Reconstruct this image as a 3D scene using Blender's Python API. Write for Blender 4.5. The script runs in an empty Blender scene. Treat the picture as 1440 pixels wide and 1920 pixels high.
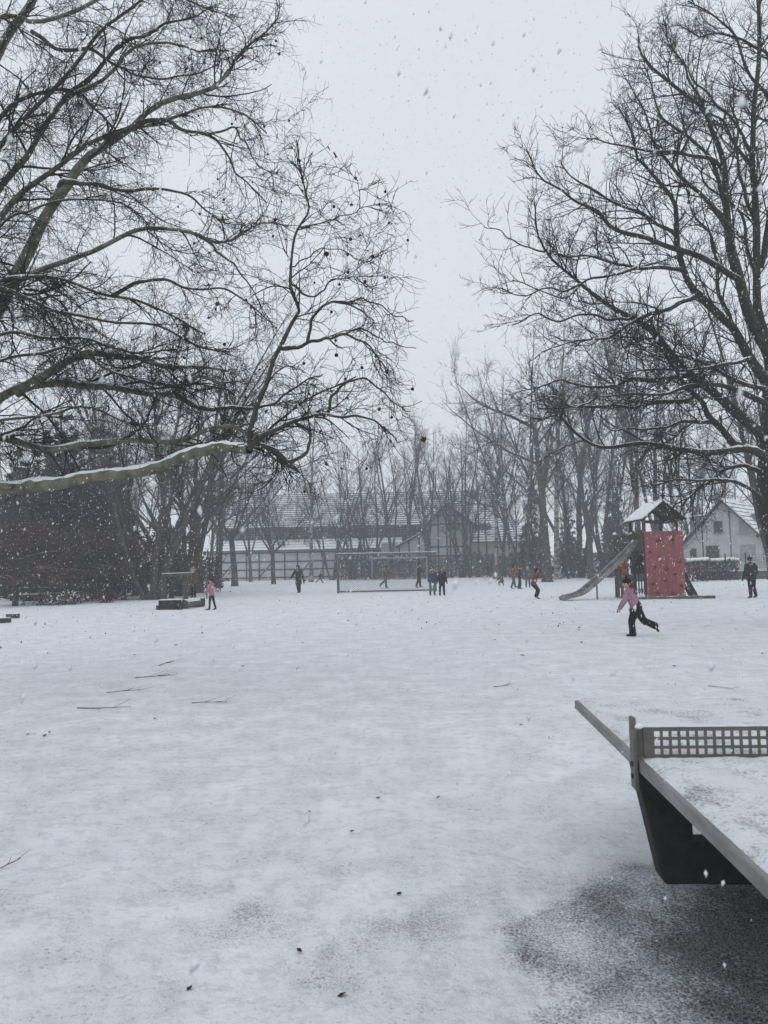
import bpy, bmesh, math, random
import numpy as np
from mathutils import Vector, Matrix, Euler

R = math.radians
random.seed(7)
rng = np.random.default_rng(11)
scene = bpy.context.scene
COL = scene.collection

# ------------------------------------------------------------------ camera
F, CX, CY, CAMZ, PITCH = 1442.0, 720.0, 960.0, 1.6, math.atan(100 / 1442.0)
ROLL = R(1.2)
cam = bpy.data.cameras.new('camera')
camo = bpy.data.objects.new('camera', cam)
COL.objects.link(camo)
camo.location = (0, 0, CAMZ)
camo.rotation_euler = (Matrix.Rotation(math.pi / 2 + PITCH, 3, 'X') @ Matrix.Rotation(-ROLL, 3, 'Z')).to_euler()
cam.sensor_fit = 'VERTICAL'
cam.sensor_height = 36.0
cam.lens = 36.0 * F / 1920.0
cam.clip_start = 0.05
cam.clip_end = 3000
cam.dof.use_dof = True
cam.dof.focus_distance = 14.0
cam.dof.aperture_fstop = 7.0
scene.camera = camo

# ------------------------------------------------------------------ world, sun, exposure
SUN_EL, SUN_AZ = 48.0, 200.0
world = bpy.data.worlds.new('World')
scene.world = world
world.use_nodes = True
nt = world.node_tree
nt.nodes.clear()
wo = nt.nodes.new('ShaderNodeOutputWorld')
sky = nt.nodes.new('ShaderNodeTexSky')
sky.sky_type = 'NISHITA'
sky.sun_disc = False
sky.sun_elevation = R(SUN_EL)
sky.sun_rotation = R(SUN_AZ)
sky.dust_density = 6.0
sky.air_density = 1.0
hs = nt.nodes.new('ShaderNodeHueSaturation')
hs.inputs['Saturation'].default_value = 0.25
bg1 = nt.nodes.new('ShaderNodeBackground')
bg1.inputs['Strength'].default_value = 0.10
bg2 = nt.nodes.new('ShaderNodeBackground')            # closed cloud deck
bg2.inputs['Strength'].default_value = 0.935
tc = nt.nodes.new('ShaderNodeTexCoord')
cn = nt.nodes.new('ShaderNodeTexNoise')
cn.inputs['Scale'].default_value = 2.2
cn.inputs['Detail'].default_value = 3
cr = nt.nodes.new('ShaderNodeValToRGB')
cr.color_ramp.elements[0].position = 0.25
cr.color_ramp.elements[0].color = (0.80, 0.86, 0.92, 1)
cr.color_ramp.elements[1].position = 0.75
cr.color_ramp.elements[1].color = (0.86, 0.90, 0.985, 1)
mx = nt.nodes.new('ShaderNodeMixShader')
mx.inputs[0].default_value = 0.93
L = nt.links.new
L(sky.outputs[0], hs.inputs['Color'])
L(hs.outputs[0], bg1.inputs[0])
L(tc.outputs['Generated'], cn.inputs['Vector'])
L(cn.outputs['Fac'], cr.inputs[0])
L(cr.outputs[0], bg2.inputs[0])
L(bg1.outputs[0], mx.inputs[1])
L(bg2.outputs[0], mx.inputs[2])
L(mx.outputs[0], wo.inputs['Surface'])

sl = bpy.data.lights.new('sun', 'SUN')
sl.energy = 0.5
sl.angle = R(60)
sl.color = (1.0, 0.97, 0.93)
so = bpy.data.objects.new('sun', sl)
COL.objects.link(so)
az = R(SUN_AZ)
sd = Vector((math.sin(az) * math.cos(R(SUN_EL)), math.cos(az) * math.cos(R(SUN_EL)), math.sin(R(SUN_EL))))
so.rotation_euler = sd.to_track_quat('Z', 'Y').to_euler()

vs = scene.view_settings
vs.view_transform = 'Standard'
vs.look = 'None'
vs.exposure = 0.0
vs.gamma = 1.0
scene.render.engine = 'CYCLES'
cy = scene.cycles
cy.max_bounces = 6
cy.diffuse_bounces = 3
cy.glossy_bounces = 2
cy.transmission_bounces = 2
cy.volume_bounces = 1
cy.transparent_max_bounces = 4
cy.caustics_reflective = False
cy.caustics_refractive = False


# ------------------------------------------------------------------ pixel to place
def ray(px, py):
    xr, yr = (px - CX) / F, (CY - py) / F
    sr, cr_ = math.sin(ROLL), math.cos(ROLL)
    xr, yr = xr * cr_ + yr * sr, yr * cr_ - xr * sr
    s, c = math.sin(PITCH), math.cos(PITCH)
    return Vector((xr, c - yr * s, s + yr * c))


def P(px, py, Y):
    d = ray(px, py)
    t = Y / d.y
    return Vector((d.x * t, Y, CAMZ + d.z * t))


def G(px, py, z=0.0):
    d = ray(px, py)
    t = (z - CAMZ) / d.z
    return Vector((d.x * t, d.y * t, z))


def GX(px, Y):
    """ground point at depth Y under image column px"""
    py = 1075.0
    for _ in range(4):
        p = P(px, py, Y)
        py += p.z / Y * F
    return Vector((p.x, Y, 0))


# ------------------------------------------------------------------ object helpers
def tag(o, label=None, cat=None, group=None, kind=None):
    if label: o['label'] = label
    if cat: o['category'] = cat
    if group: o['group'] = group
    if kind: o['kind'] = kind
    return o


def empty(name, loc=(0, 0, 0), rz=0.0, label=None, cat=None, group=None):
    o = bpy.data.objects.new(name, None)
    COL.objects.link(o)
    o.location = loc
    o.rotation_euler = (0, 0, rz)
    o.empty_display_size = 0.2
    return tag(o, label, cat, group)


def link(name, me, parent=None, mat=None, loc=None, rot=None, scale=None):
    o = bpy.data.objects.new(name, me)
    COL.objects.link(o)
    if mat is not None and len(me.materials) == 0:
        me.materials.append(mat)
    if parent: o.parent = parent
    if loc is not None: o.location = loc
    if rot is not None: o.rotation_euler = rot
    if scale is not None: o.scale = scale
    return o


def copy_tree(o, parent=None):
    c = o.copy()
    COL.objects.link(c)
    c.parent = parent
    for ch in list(o.children):
        copy_tree(ch, c)
    return c


def np_mesh(name, verts, quads=None, tris=None, mat=None, smooth=True):
    me = bpy.data.meshes.new(name)
    verts = np.asarray(verts, dtype=np.float32).reshape(-1, 3)
    loops, starts, n0 = [], [], 0
    if quads is not None and len(quads):
        q = np.asarray(quads, dtype=np.int32).reshape(-1, 4)
        loops.append(q.ravel())
        starts.append(np.arange(len(q), dtype=np.int32) * 4)
        n0 = len(q) * 4
    if tris is not None and len(tris):
        t = np.asarray(tris, dtype=np.int32).reshape(-1, 3)
        loops.append(t.ravel())
        starts.append(n0 + np.arange(len(t), dtype=np.int32) * 3)
    lp, st = np.concatenate(loops), np.concatenate(starts)
    me.vertices.add(len(verts))
    me.vertices.foreach_set('co', verts.ravel())
    me.loops.add(len(lp))
    me.loops.foreach_set('vertex_index', lp)
    me.polygons.add(len(st))
    me.polygons.foreach_set('loop_start', st)
    if smooth:
        me.polygons.foreach_set('use_smooth', np.ones(len(st), dtype=bool))
    me.update(calc_edges=True)
    if mat is not None: me.materials.append(mat)
    return me


class MB:
    """collects shapes into one mesh"""
    def __init__(self):
        self.bm = bmesh.new()

    def box(self, size, loc=(0, 0, 0), rot=(0, 0, 0), bevel=0.0):
        m = Matrix.Translation(loc) @ Euler(rot).to_matrix().to_4x4() @ Matrix.Diagonal((size[0], size[1], size[2], 1))
        r = bmesh.ops.create_cube(self.bm, size=1.0, matrix=m)
        if bevel > 0:
            es = list({e for v in r['verts'] for e in v.link_edges})
            bmesh.ops.bevel(self.bm, geom=es, offset=bevel, segments=1, affect='EDGES')
        return self

    def bar(self, a, b, w, h, bevel=0.0, up=(0, 0, 1)):
        a, b = Vector(a), Vector(b)
        d = b - a
        y = d.normalized()
        u = Vector(up)
        if abs(y.dot(u)) > 0.98: u = Vector((0, 1, 0))
        x = y.cross(u).normalized()
        z = x.cross(y).normalized()
        m3 = Matrix((x, y, z)).transposed()
        m = Matrix.Translation((a + b) / 2) @ m3.to_4x4() @ Matrix.Diagonal((w, d.length, h, 1))
        r = bmesh.ops.create_cube(self.bm, size=1.0, matrix=m)
        if bevel > 0:
            es = list({e for v in r['verts'] for e in v.link_edges})
            bmesh.ops.bevel(self.bm, geom=es, offset=bevel, segments=1, affect='EDGES')
        return self

    def cyl(self, a, b, r0, r1=None, seg=8):
        a, b = Vector(a), Vector(b)
        r1 = r0 if r1 is None else r1
        d = b - a
        m = Matrix.Translation((a + b) / 2) @ d.to_track_quat('Z', 'Y').to_matrix().to_4x4()
        bmesh.ops.create_cone(self.bm, cap_ends=True, segments=seg, radius1=r0, radius2=r1, depth=d.length, matrix=m)
        return self

    def ball(self, c, r, seg=10, rot=None):
        r = (r, r, r) if not hasattr(r, '__len__') else r
        m = Matrix.Translation(c)
        if rot is not None: m = m @ (rot.to_4x4() if isinstance(rot, Matrix) else Euler(rot).to_matrix().to_4x4())
        m = m @ Matrix.Diagonal((r[0], r[1], r[2], 1))
        bmesh.ops.create_uvsphere(self.bm, u_segments=seg, v_segments=max(5, seg * 2 // 3), radius=1.0, matrix=m)
        return self

    def chain(self, pts, rads, seg=8):
        """tapered tube with ball joints (for remeshing)"""
        for i in range(len(pts) - 1):
            self.cyl(pts[i], pts[i + 1], rads[i], rads[i + 1], seg)
        for p, r in zip(pts, rads):
            self.ball(p, r, seg)
        return self

    def prism(self, poly, y0, y1, axis='y'):
        """polygon (x,z) extruded along y"""
        vs0 = [self.bm.verts.new((p[0], y0, p[1])) for p in poly]
        vs1 = [self.bm.verts.new((p[0], y1, p[1])) for p in poly]
        n = len(poly)
        self.bm.faces.new(vs0)
        self.bm.faces.new(vs1[::-1])
        for i in range(n):
            self.bm.faces.new((vs0[i], vs1[i], vs1[(i + 1) % n], vs0[(i + 1) % n]))
        return self

    def loft(self, rings, close=True):
        vs = [[self.bm.verts.new(p) for p in r] for r in rings]
        n = len(rings[0])
        for i in range(len(vs) - 1):
            for j in range(n if close else n - 1):
                k = (j + 1) % n
                self.bm.faces.new((vs[i][j], vs[i][k], vs[i + 1][k], vs[i + 1][j]))
        if close:
            self.bm.faces.new(vs[0][::-1])
            self.bm.faces.new(vs[-1])
        return self

    def mesh(self, name, mat=None, smooth=False):
        bmesh.ops.recalc_face_normals(self.bm, faces=self.bm.faces)
        me = bpy.data.meshes.new(name)
        self.bm.to_mesh(me)
        self.bm.free()
        if smooth:
            me.polygons.foreach_set('use_smooth', [True] * len(me.polygons))
        if mat is not None: me.materials.append(mat)
        return me

    def build(self, name, mat, parent=None, smooth=False, loc=None, rot=None):
        return link(name, self.mesh(name, mat, smooth), parent, None, loc, rot)


# ------------------------------------------------------------------ materials
def new_mat(name):
    m = bpy.data.materials.new(name)
    m.use_nodes = True
    n = m.node_tree
    b = n.nodes['Principled BSDF']
    b.inputs['Specular IOR Level'].default_value = 0.25
    return m, n, b


def noise_node(n, scale, detail=3.0, coord='Object', rough=0.55, stretch=None):
    t = n.nodes.new('ShaderNodeTexCoord')
    out = t.outputs[coord]
    if stretch:
        mp = n.nodes.new('ShaderNodeMapping')
        mp.inputs['Scale'].default_value = stretch
        n.links.new(out, mp.inputs['Vector'])
        out = mp.outputs[0]
    x = n.nodes.new('ShaderNodeTexNoise')
    x.inputs['Scale'].default_value = scale
    x.inputs['Detail'].default_value = detail
    x.inputs['Roughness'].default_value = rough
    n.links.new(out, x.inputs['Vector'])
    return x


def ramp(n, src, a, b, c0=(0, 0, 0, 1), c1=(1, 1, 1, 1)):
    r = n.nodes.new('ShaderNodeValToRGB')
    r.color_ramp.elements[0].position = a
    r.color_ramp.elements[0].color = c0
    r.color_ramp.elements[1].position = b
    r.color_ramp.elements[1].color = c1
    n.links.new(src, r.inputs[0])
    return r


def mixc(n, fac, a, b):
    m = n.nodes.new('ShaderNodeMix')
    m.data_type = 'RGBA'
    for sock, v in ((m.inputs[0], fac), (m.inputs[6], a), (m.inputs[7], b)):
        if hasattr(v, 'is_linked') or hasattr(v, 'links'):
            n.links.new(v, sock)
        else:
            sock.default_value = v if not isinstance(v, tuple) else (v + (1,))[:4]
    return m.outputs[2]


def math_node(n, op, a, b=None, clamp=False):
    m = n.nodes.new('ShaderNodeMath')
    m.operation = op
    m.use_clamp = clamp
    for sock, v in ((m.inputs[0], a), (m.inputs[1], b)):
        if v is None: continue
        if hasattr(v, 'links'): n.links.new(v, sock)
        else: sock.default_value = v
    return m.outputs[0]


SNOWC = (0.80, 0.83, 0.86)


def plain(name, c0, c1=None, scale=6.0, rough=0.8, bump=0.0, bscale=40.0, metal=0.0, snow=None, stretch=None, coord='Object', snoise=6.0, lo=0.35, hi=0.65):
    """two-tone procedural material; snow = normal.z threshold above which snow lies"""
    m, n, b = new_mat(name)
    c1 = c1 or tuple(x * 0.7 for x in c0)
    nz = noise_node(n, scale, 4, coord, stretch=stretch)
    col = mixc(n, ramp(n, nz.outputs['Fac'], lo, hi).outputs[0], c0, c1)
    if snow is not None:
        g = n.nodes.new('ShaderNodeNewGeometry')
        s = n.nodes.new('ShaderNodeSeparateXYZ')
        n.links.new(g.outputs['Normal'], s.inputs[0])
        nn = noise_node(n, snoise, 3, 'Object')
        v = math_node(n, 'ADD', s.outputs['Z'], math_node(n, 'MULTIPLY', math_node(n, 'SUBTRACT', nn.outputs['Fac'], 0.5), 1.1))
        f = ramp(n, v, snow, min(1.0, snow + 0.12)).outputs[0]
        col = mixc(n, f, col, SNOWC)
    n.links.new(col, b.inputs['Base Color'])
    b.inputs['Roughness'].default_value = rough
    b.inputs['Metallic'].default_value = metal
    if bump > 0:
        bn = noise_node(n, bscale, 4, coord, stretch=stretch)
        bp = n.nodes.new('ShaderNodeBump')
        bp.inputs['Strength'].default_value = bump
        bp.inputs['Distance'].default_value = 0.02
        n.links.new(bn.outputs['Fac'], bp.inputs['Height'])
        n.links.new(bp.outputs[0], b.inputs['Normal'])
    return m


M = {}
M['snow'] = plain('snow', (0.80, 0.83, 0.86), (0.72, 0.75, 0.78), 9, 0.9, 0.5, 45)
M['snow_thin'] = plain('snow_thin', (0.76, 0.79, 0.82), (0.60, 0.62, 0.64), 7, 0.9, 0.7, 60)
M['wood'] = plain('weathered_wood', (0.10, 0.085, 0.07), (0.05, 0.042, 0.036), 5, 0.85, 0.5, 30, stretch=(8, 8, 1))
M['wood_red'] = plain('red_brown_wood', (0.085, 0.032, 0.03), (0.045, 0.022, 0.022), 5, 0.8, 0.4, 30, stretch=(8, 8, 1))
M['wood_dark'] = plain('dark_wet_wood', (0.035, 0.028, 0.024), (0.018, 0.015, 0.014), 6, 0.8, 0.4, 30)
M['wood_snowy'] = plain('wood_dusted_with_snow', (0.13, 0.115, 0.09), (0.07, 0.06, 0.05), 5, 0.85, 0.5, 30, snow=0.75)
M['timber'] = plain('dark_timber', (0.055, 0.048, 0.045), (0.03, 0.028, 0.028), 3, 0.85)
M['plaster'] = plain('white_plaster', (0.55, 0.55, 0.54), (0.42, 0.42, 0.42), 0.7, 0.9, 0.2, 20)
M['plaster_beige'] = plain('beige_plaster', (0.42, 0.39, 0.32), (0.33, 0.31, 0.26), 0.6, 0.9)
M['glass'] = plain('dark_window_glass', (0.03, 0.035, 0.04), (0.05, 0.055, 0.06), 1.5, 0.15)
M['roof_dark'] = plain('dark_roof_board', (0.05, 0.045, 0.045), (0.03, 0.028, 0.028), 2, 0.85)
M['metal_grey'] = plain('grey_metal', (0.16, 0.165, 0.17), (0.12, 0.125, 0.13), 4, 0.45, metal=0.6)
M['metal_pale'] = plain('pale_goal_paint', (0.34, 0.35, 0.35), (0.24, 0.25, 0.25), 3, 0.6)
M['metal_dark'] = plain('dark_metal', (0.03, 0.03, 0.03), (0.02, 0.02, 0.02), 4, 0.5)
M['skin'] = plain('skin', (0.50, 0.30, 0.22), (0.44, 0.25, 0.18), 8, 0.6)


def fabric(name, c, rough=0.9):
    return plain('fabric_' + name, c, tuple(x * 0.62 for x in c), 22, rough, 0.4, 60)


# ------------------------------------------------------------------ ground
def vnoise(x, y, s, seed):
    """smooth value noise, vectorised"""
    x, y = x / s, y / s
    xi, yi = np.floor(x).astype(np.int64), np.floor(y).astype(np.int64)
    fx, fy = x - xi, y - yi
    fx, fy = fx * fx * (3 - 2 * fx), fy * fy * (3 - 2 * fy)

    def h(a, b):
        n = (a * 374761393 + b * 668265263 + seed * 974711) & 0xffffffff
        n = ((n ^ (n >> 13)) * 1274126177) & 0xffffffff
        return ((n ^ (n >> 16)) & 0xffff) / 65535.0
    return (h(xi, yi) * (1 - fx) + h(xi + 1, yi) * fx) * (1 - fy) + (h(xi, yi + 1) * (1 - fx) + h(xi + 1, yi + 1) * fx) * fy


def spaced(lo, d0, hi, ratio):
    out, v, d = [lo], lo, d0
    while v < hi:
        v += d
        d *= ratio
        out.append(v)
    return np.array(out)


ypos = spaced(1.4, 0.04, 900, 1.019)
ys = np.concatenate([np.array([-60.0, -30, -12, -5, -2, 0, 0.7]), ypos])
xpos = spaced(0.0, 0.055, 700, 1.032)
xs = np.concatenate([-xpos[:0:-1], xpos])
XX, YY = np.meshgrid(xs, ys)
amp = np.clip(1.2 - np.abs(YY) / 60, 0.25, 1)
ZZ = (vnoise(XX, YY, 1.7, 1) - .5) * 0.020 + (vnoise(XX, YY, .55, 2) - .5) * 0.016 + (vnoise(XX, YY, .21, 3) - .5) * 0.008
ZZ += np.where(YY > 10, (vnoise(XX, YY, .9, 8) - .5) * 0.06 * np.clip((YY - 10) / 14, 0, 1), 0)
ZZ = ZZ * amp - 0.004
ny_, nx_ = XX.shape
idx = np.arange(ny_ * nx_).reshape(ny_, nx_)
quads = np.stack([idx[:-1, :-1], idx[:-1, 1:], idx[1:, 1:], idx[1:, :-1]], -1).reshape(-1, 4)


def ground_material():
    m, n, b = new_mat('trodden_snow_on_asphalt')
    tcn = n.nodes.new('ShaderNodeTexCoord')
    pos = tcn.outputs['Object']

    def blob(cx, cy, rx, ry, inner, outer):
        mp = n.nodes.new('ShaderNodeMapping')
        mp.inputs['Location'].default_value = (-cx / rx, -cy / ry, 0)
        mp.inputs['Scale'].default_value = (1 / rx, 1 / ry, 0)
        wn = noise_node(n, 1.6, 4)
        wa = n.nodes.new('ShaderNodeVectorMath')
        wa.operation = 'MULTIPLY_ADD'
        wa.inputs[1].default_value = (.7, .7, 0)
        ws = n.nodes.new('ShaderNodeVectorMath')
        ws.operation = 'SUBTRACT'
        ws.inputs[1].default_value = (.5, .5, .5)
        n.links.new(wn.outputs['Color'], ws.inputs[0])
        n.links.new(ws.outputs[0], wa.inputs[0])
        n.links.new(pos, wa.inputs[2])
        n.links.new(wa.outputs[0], mp.inputs['Vector'])
        ln = n.nodes.new('ShaderNodeVectorMath')
        ln.operation = 'LENGTH'
        n.links.new(mp.outputs[0], ln.inputs[0])
        return ramp(n, ln.outputs['Value'], inner, outer, (1, 1, 1, 1), (0, 0, 0, 1)).outputs[0]
    broad = noise_node(n, 0.55, 3)
    mid = noise_node(n, 2.2, 4)
    fine = noise_node(n, 95.0, 4, rough=0.75)
    grit = noise_node(n, 120.0, 2, rough=0.7)
    # how bare the ground is, 0 (deep snow) .. 1
    core = blob(2.3, 2.95, 1.35, 1.40, 0.55, 1.0)
    ring = blob(1.85, 2.9, 1.45, 1.5, 0.90, 1.0)
    near = blob(-0.2, 3.6, 3.2, 1.3, 0.1, 1.0)
    bare = math_node(n, 'ADD', math_node(n, 'MULTIPLY', core, 0.52), math_node(n, 'MULTIPLY', ring, 0.46))
    bare = math_node(n, 'ADD', bare, math_node(n, 'MULTIPLY', near, 0.36))
    patch = math_node(n, 'MULTIPLY', math_node(n, 'SUBTRACT', mid.outputs['Fac'], 0.5), 0.9)
    patch2 = math_node(n, 'MULTIPLY', math_node(n, 'SUBTRACT', broad.outputs['Fac'], 0.5), 0.35)
    bare2 = math_node(n, 'ADD', math_node(n, 'ADD', bare, patch), patch2)
    thr = math_node(n, 'ADD', bare2, math_node(n, 'MULTIPLY', math_node(n, 'SUBTRACT', fine.outputs['Fac'], 0.5), 1.9))
    speck = ramp(n, thr, 0.40, 0.84).outputs[0]
    # churned, leaf-strewn strip on the playing field and under the trees
    churn = noise_node(n, 1.1, 5, stretch=(0.55, 1.6, 1), rough=0.7)
    churn_s = ramp(n, churn.outputs['Fac'], 0.60, 0.74).outputs[0]
    sep = n.nodes.new('ShaderNodeSeparateXYZ')
    n.links.new(pos, sep.inputs[0])
    farm = ramp(n, math_node(n, 'DIVIDE', sep.outputs['Y'], 100.0), 0.10, 0.30).outputs[0]
    churn_s = math_node(n, 'MULTIPLY', math_node(n, 'MULTIPLY', churn_s, farm), 0.42)
    tone = mixc(n, ramp(n, mid.outputs['Fac'], 0.35, 0.68).outputs[0], (0.825, 0.860, 0.885), (0.655, 0.690, 0.715))
    tone = mixc(n, math_node(n, 'MULTIPLY', ramp(n, broad.outputs['Fac'], 0.38, 0.66).outputs[0], 0.5), tone, (0.74, 0.745, 0.78))
    small = noise_node(n, 9.0, 4, rough=0.65)
    tone = mixc(n, math_node(n, 'MULTIPLY', ramp(n, small.outputs['Fac'], 0.50, 0.62).outputs[0], 0.6), tone, (0.570, 0.602, 0.625))
    vor = n.nodes.new('ShaderNodeTexVoronoi')
    vor.inputs['Scale'].default_value = 2.1
    mpv = n.nodes.new('ShaderNodeMapping')
    mpv.inputs['Scale'].default_value = (1.5, .8, 1)
    n.links.new(pos, mpv.inputs['Vector'])
    wv = noise_node(n, 5.0, 2)
    vadd = n.nodes.new('ShaderNodeVectorMath')
    vadd.operation = 'MULTIPLY_ADD'
    vadd.inputs[1].default_value = (.22, .22, 0)
    n.links.new(wv.outputs['Color'], vadd.inputs[0])
    n.links.new(mpv.outputs[0], vadd.inputs[2])
    n.links.new(vadd.outputs[0], vor.inputs['Vector'])
    step = math_node(n, 'MULTIPLY', ramp(n, vor.outputs['Distance'], 0.12, 0.20, (1, 1, 1, 1), (0, 0, 0, 1)).outputs[0], ramp(n, broad.outputs['Fac'], 0.42, 0.56).outputs[0])
    tone = mixc(n, math_node(n, 'MULTIPLY', step, 0.16), tone, (0.56, 0.575, 0.59))
    dirt = noise_node(n, 38.0, 3, rough=0.7)
    tone = mixc(n, math_node(n, 'MULTIPLY', math_node(n, 'MULTIPLY', ramp(n, dirt.outputs['Fac'], 0.58, 0.68).outputs[0], ramp(n, mid.outputs['Fac'], 0.46, 0.60).outputs[0]), 0.7), tone, (0.22, 0.21, 0.20))
    asph = mixc(n, ramp(n, grit.outputs['Fac'], 0.40, 0.62).outputs[0], (0.025, 0.026, 0.028), (0.24, 0.245, 0.25))
    col = mixc(n, speck, tone, asph)
    col = mixc(n, churn_s, col, (0.16, 0.14, 0.12))
    n.links.new(col, b.inputs['Base Color'])
    b.inputs['Roughness'].default_value = 0.75
    b.inputs['Specular IOR Level'].default_value = 0.3
    b1 = n.nodes.new('ShaderNodeBump')
    b1.inputs['Strength'].default_value = 0.55
    b1.inputs['Distance'].default_value = 0.012
    n.links.new(fine.outputs['Fac'], b1.inputs['Height'])
    b2 = n.nodes.new('ShaderNodeBump')
    b2.inputs['Strength'].default_value = 0.8
    b2.inputs['Distance'].default_value = 0.06
    crust = noise_node(n, 7.0, 5, rough=0.6)
    n.links.new(math_node(n, 'SUBTRACT', crust.outputs['Fac'], math_node(n, 'MULTIPLY', step, .12)), b2.inputs['Height'])
    n.links.new(b1.outputs[0], b2.inputs['Normal'])
    n.links.new(b2.outputs[0], b.inputs['Normal'])
    return m


M['ground'] = ground_material()
g = link('ground', np_mesh('ground', np.stack([XX, YY, ZZ], -1), quads, mat=M['ground']))
tag(g, 'trodden snow over the open schoolyard ground', None, None, 'structure')


# ------------------------------------------------------------------ branches
def norm(v):
    return v / np.maximum(np.linalg.norm(v, axis=-1, keepdims=True), 1e-9)


def tube_batch(pts, rad, k):
    """pts (M,N,3), rad (M,N) -> verts, quads"""
    Mn, N, _ = pts.shape
    t = np.empty_like(pts)
    t[:, 1:-1] = pts[:, 2:] - pts[:, :-2]
    t[:, 0] = pts[:, 1] - pts[:, 0]
    t[:, -1] = pts[:, -1] - pts[:, -2]
    t = norm(t)
    chord = norm(pts[:, -1] - pts[:, 0])
    ref = np.where(np.abs(chord[:, 2:3]) < 0.8, np.array([[0, 0, 1.0]]), np.array([[1.0, 0, 0]]))
    u = norm(np.cross(t, ref[:, None, :]))
    v = np.cross(t, u)
    a = np.arange(k) * 2 * math.pi / k + math.pi / 2
    ring = u[:, :, None, :] * np.cos(a)[None, None, :, None] + v[:, :, None, :] * np.sin(a)[None, None, :, None]
    V = pts[:, :, None, :] + ring * rad[:, :, None, None]
    ii = np.arange(Mn * N * k).reshape(Mn, N, k)
    j2 = (np.arange(k) + 1) % k
    Q = np.stack([ii[:, :-1, :], ii[:, :-1][:, :, j2], ii[:, 1:][:, :, j2], ii[:, 1:, :]], -1).reshape(-1, 4)
    return V.reshape(-1, 3), Q


def tubes_mesh(name, batches, mat):
    """batches: list of (pts, rad, k)"""
    Vs, Qs, n0 = [], [], 0
    for p, r, k in batches:
        if len(p) == 0: continue
        V, Q = tube_batch(p, r, k)
        Vs.append(V)
        Qs.append(Q + n0)
        n0 += len(V)
    return np_mesh(name, np.concatenate(Vs), np.concatenate(Qs), mat=mat)


def sample(pts, rad, which, t):
    N = pts.shape[1]
    f = t * (N - 1)
    i = np.minimum(f.astype(int), N - 2)
    w = (f - i)[:, None]
    p = pts[which, i] * (1 - w) + pts[which, i + 1] * w
    tg = norm(pts[which, i + 1] - pts[which, i])
    r = rad[which, i] * (1 - w[:, 0]) + rad[which, i + 1] * w[:, 0]
    return p, tg, r


def path_len(pts):
    return np.linalg.norm(pts[:, 1:] - pts[:, :-1], axis=-1).sum(1)


def walk(p0, d0, length, N, wander, trop, curl=0.0):
    """random-walk polylines; trop (3,) pull per unit of path fraction"""
    Mn = len(p0)
    pts = np.empty((Mn, N, 3))
    pts[:, 0] = p0
    d = norm(d0)
    step = (length / (N - 1))[:, None]
    bend = rng.normal(0, 1, (Mn, 3)) * curl
    trop = np.asarray(trop)
    for i in range(1, N):
        d = norm(d + rng.normal(0, 1, (Mn, 3)) * wander + trop[None] / (N - 1) + bend / (N - 1))
        pts[:, i] = pts[:, i - 1] + d * step
    return pts


def children(pts, rad, per_m, len_fn, ang, N, wander, trop, t0=0.15, rmul=0.6, rmin=0.003, tip=0.35, curl=0.3, flat=None, minn=1, rlen=0.012, tail=1.0, rscale=None, rmax=None):
    Lp = path_len(pts)
    cnt = np.maximum(minn, rng.poisson(np.maximum(Lp * per_m, 0.01)))
    which = np.repeat(np.arange(len(pts)), cnt)
    t = t0 + (tail - t0) * rng.random(len(which))
    p, tg, r = sample(pts, rad, which, t)
    if rmax:
        k_ = r < rmax
        which, t, p, tg, r = which[k_], t[k_], p[k_], tg[k_], r[k_]
    ax = norm(np.cross(tg, rng.normal(0, 1, tg.shape)))
    if flat is not None:            # spread children mostly sideways/upwards
        ax = norm(ax + np.asarray(flat)[None])
        ax = norm(ax - tg * (ax * tg).sum(1, keepdims=True))
    a = rng.uniform(ang[0], ang[1], len(which))[:, None]
    d = tg * np.cos(a) + ax * np.sin(a)
    ln = len_fn(Lp[which], t, len(which))
    if rscale: ln = ln * np.clip(r / rscale, 0.28, 1.0)
    c = walk(p, d, ln, N, wander, trop, curl)
    r0 = np.maximum(np.minimum(r * rmul, rlen * ln + rmin), rmin)
    s = np.linspace(0, 1, N)[None]
    rr = r0[:, None] * (1 - s * (1 - tip))
    rr = np.maximum(rr, rmin * 0.6)
    return c, rr


def smooth_path(pts, N):
    """Catmull-Rom resample of a traced limb"""
    p = np.array([tuple(q) for q in pts], dtype=float)
    p = np.concatenate([[2 * p[0] - p[1]], p, [2 * p[-1] - p[-2]]])
    seg = np.linalg.norm(p[2:-1] - p[1:-2], axis=1)
    cum = np.concatenate([[0], np.cumsum(seg)])
    s = np.linspace(0, cum[-1], N)
    out = np.empty((N, 3))
    for k, v in enumerate(s):
        i = min(np.searchsorted(cum, v, side='right') - 1, len(seg) - 1)
        u = (v - cum[i]) / max(seg[i], 1e-9)
        a, b_, c, d = p[i], p[i + 1], p[i + 2], p[i + 3]
        out[k] = 0.5 * (2 * b_ + (c - a) * u + (2 * a - 5 * b_ + 4 * c - d) * u * u + (3 * b_ - 3 * c + d - a) * u ** 3)
    return out


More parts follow.
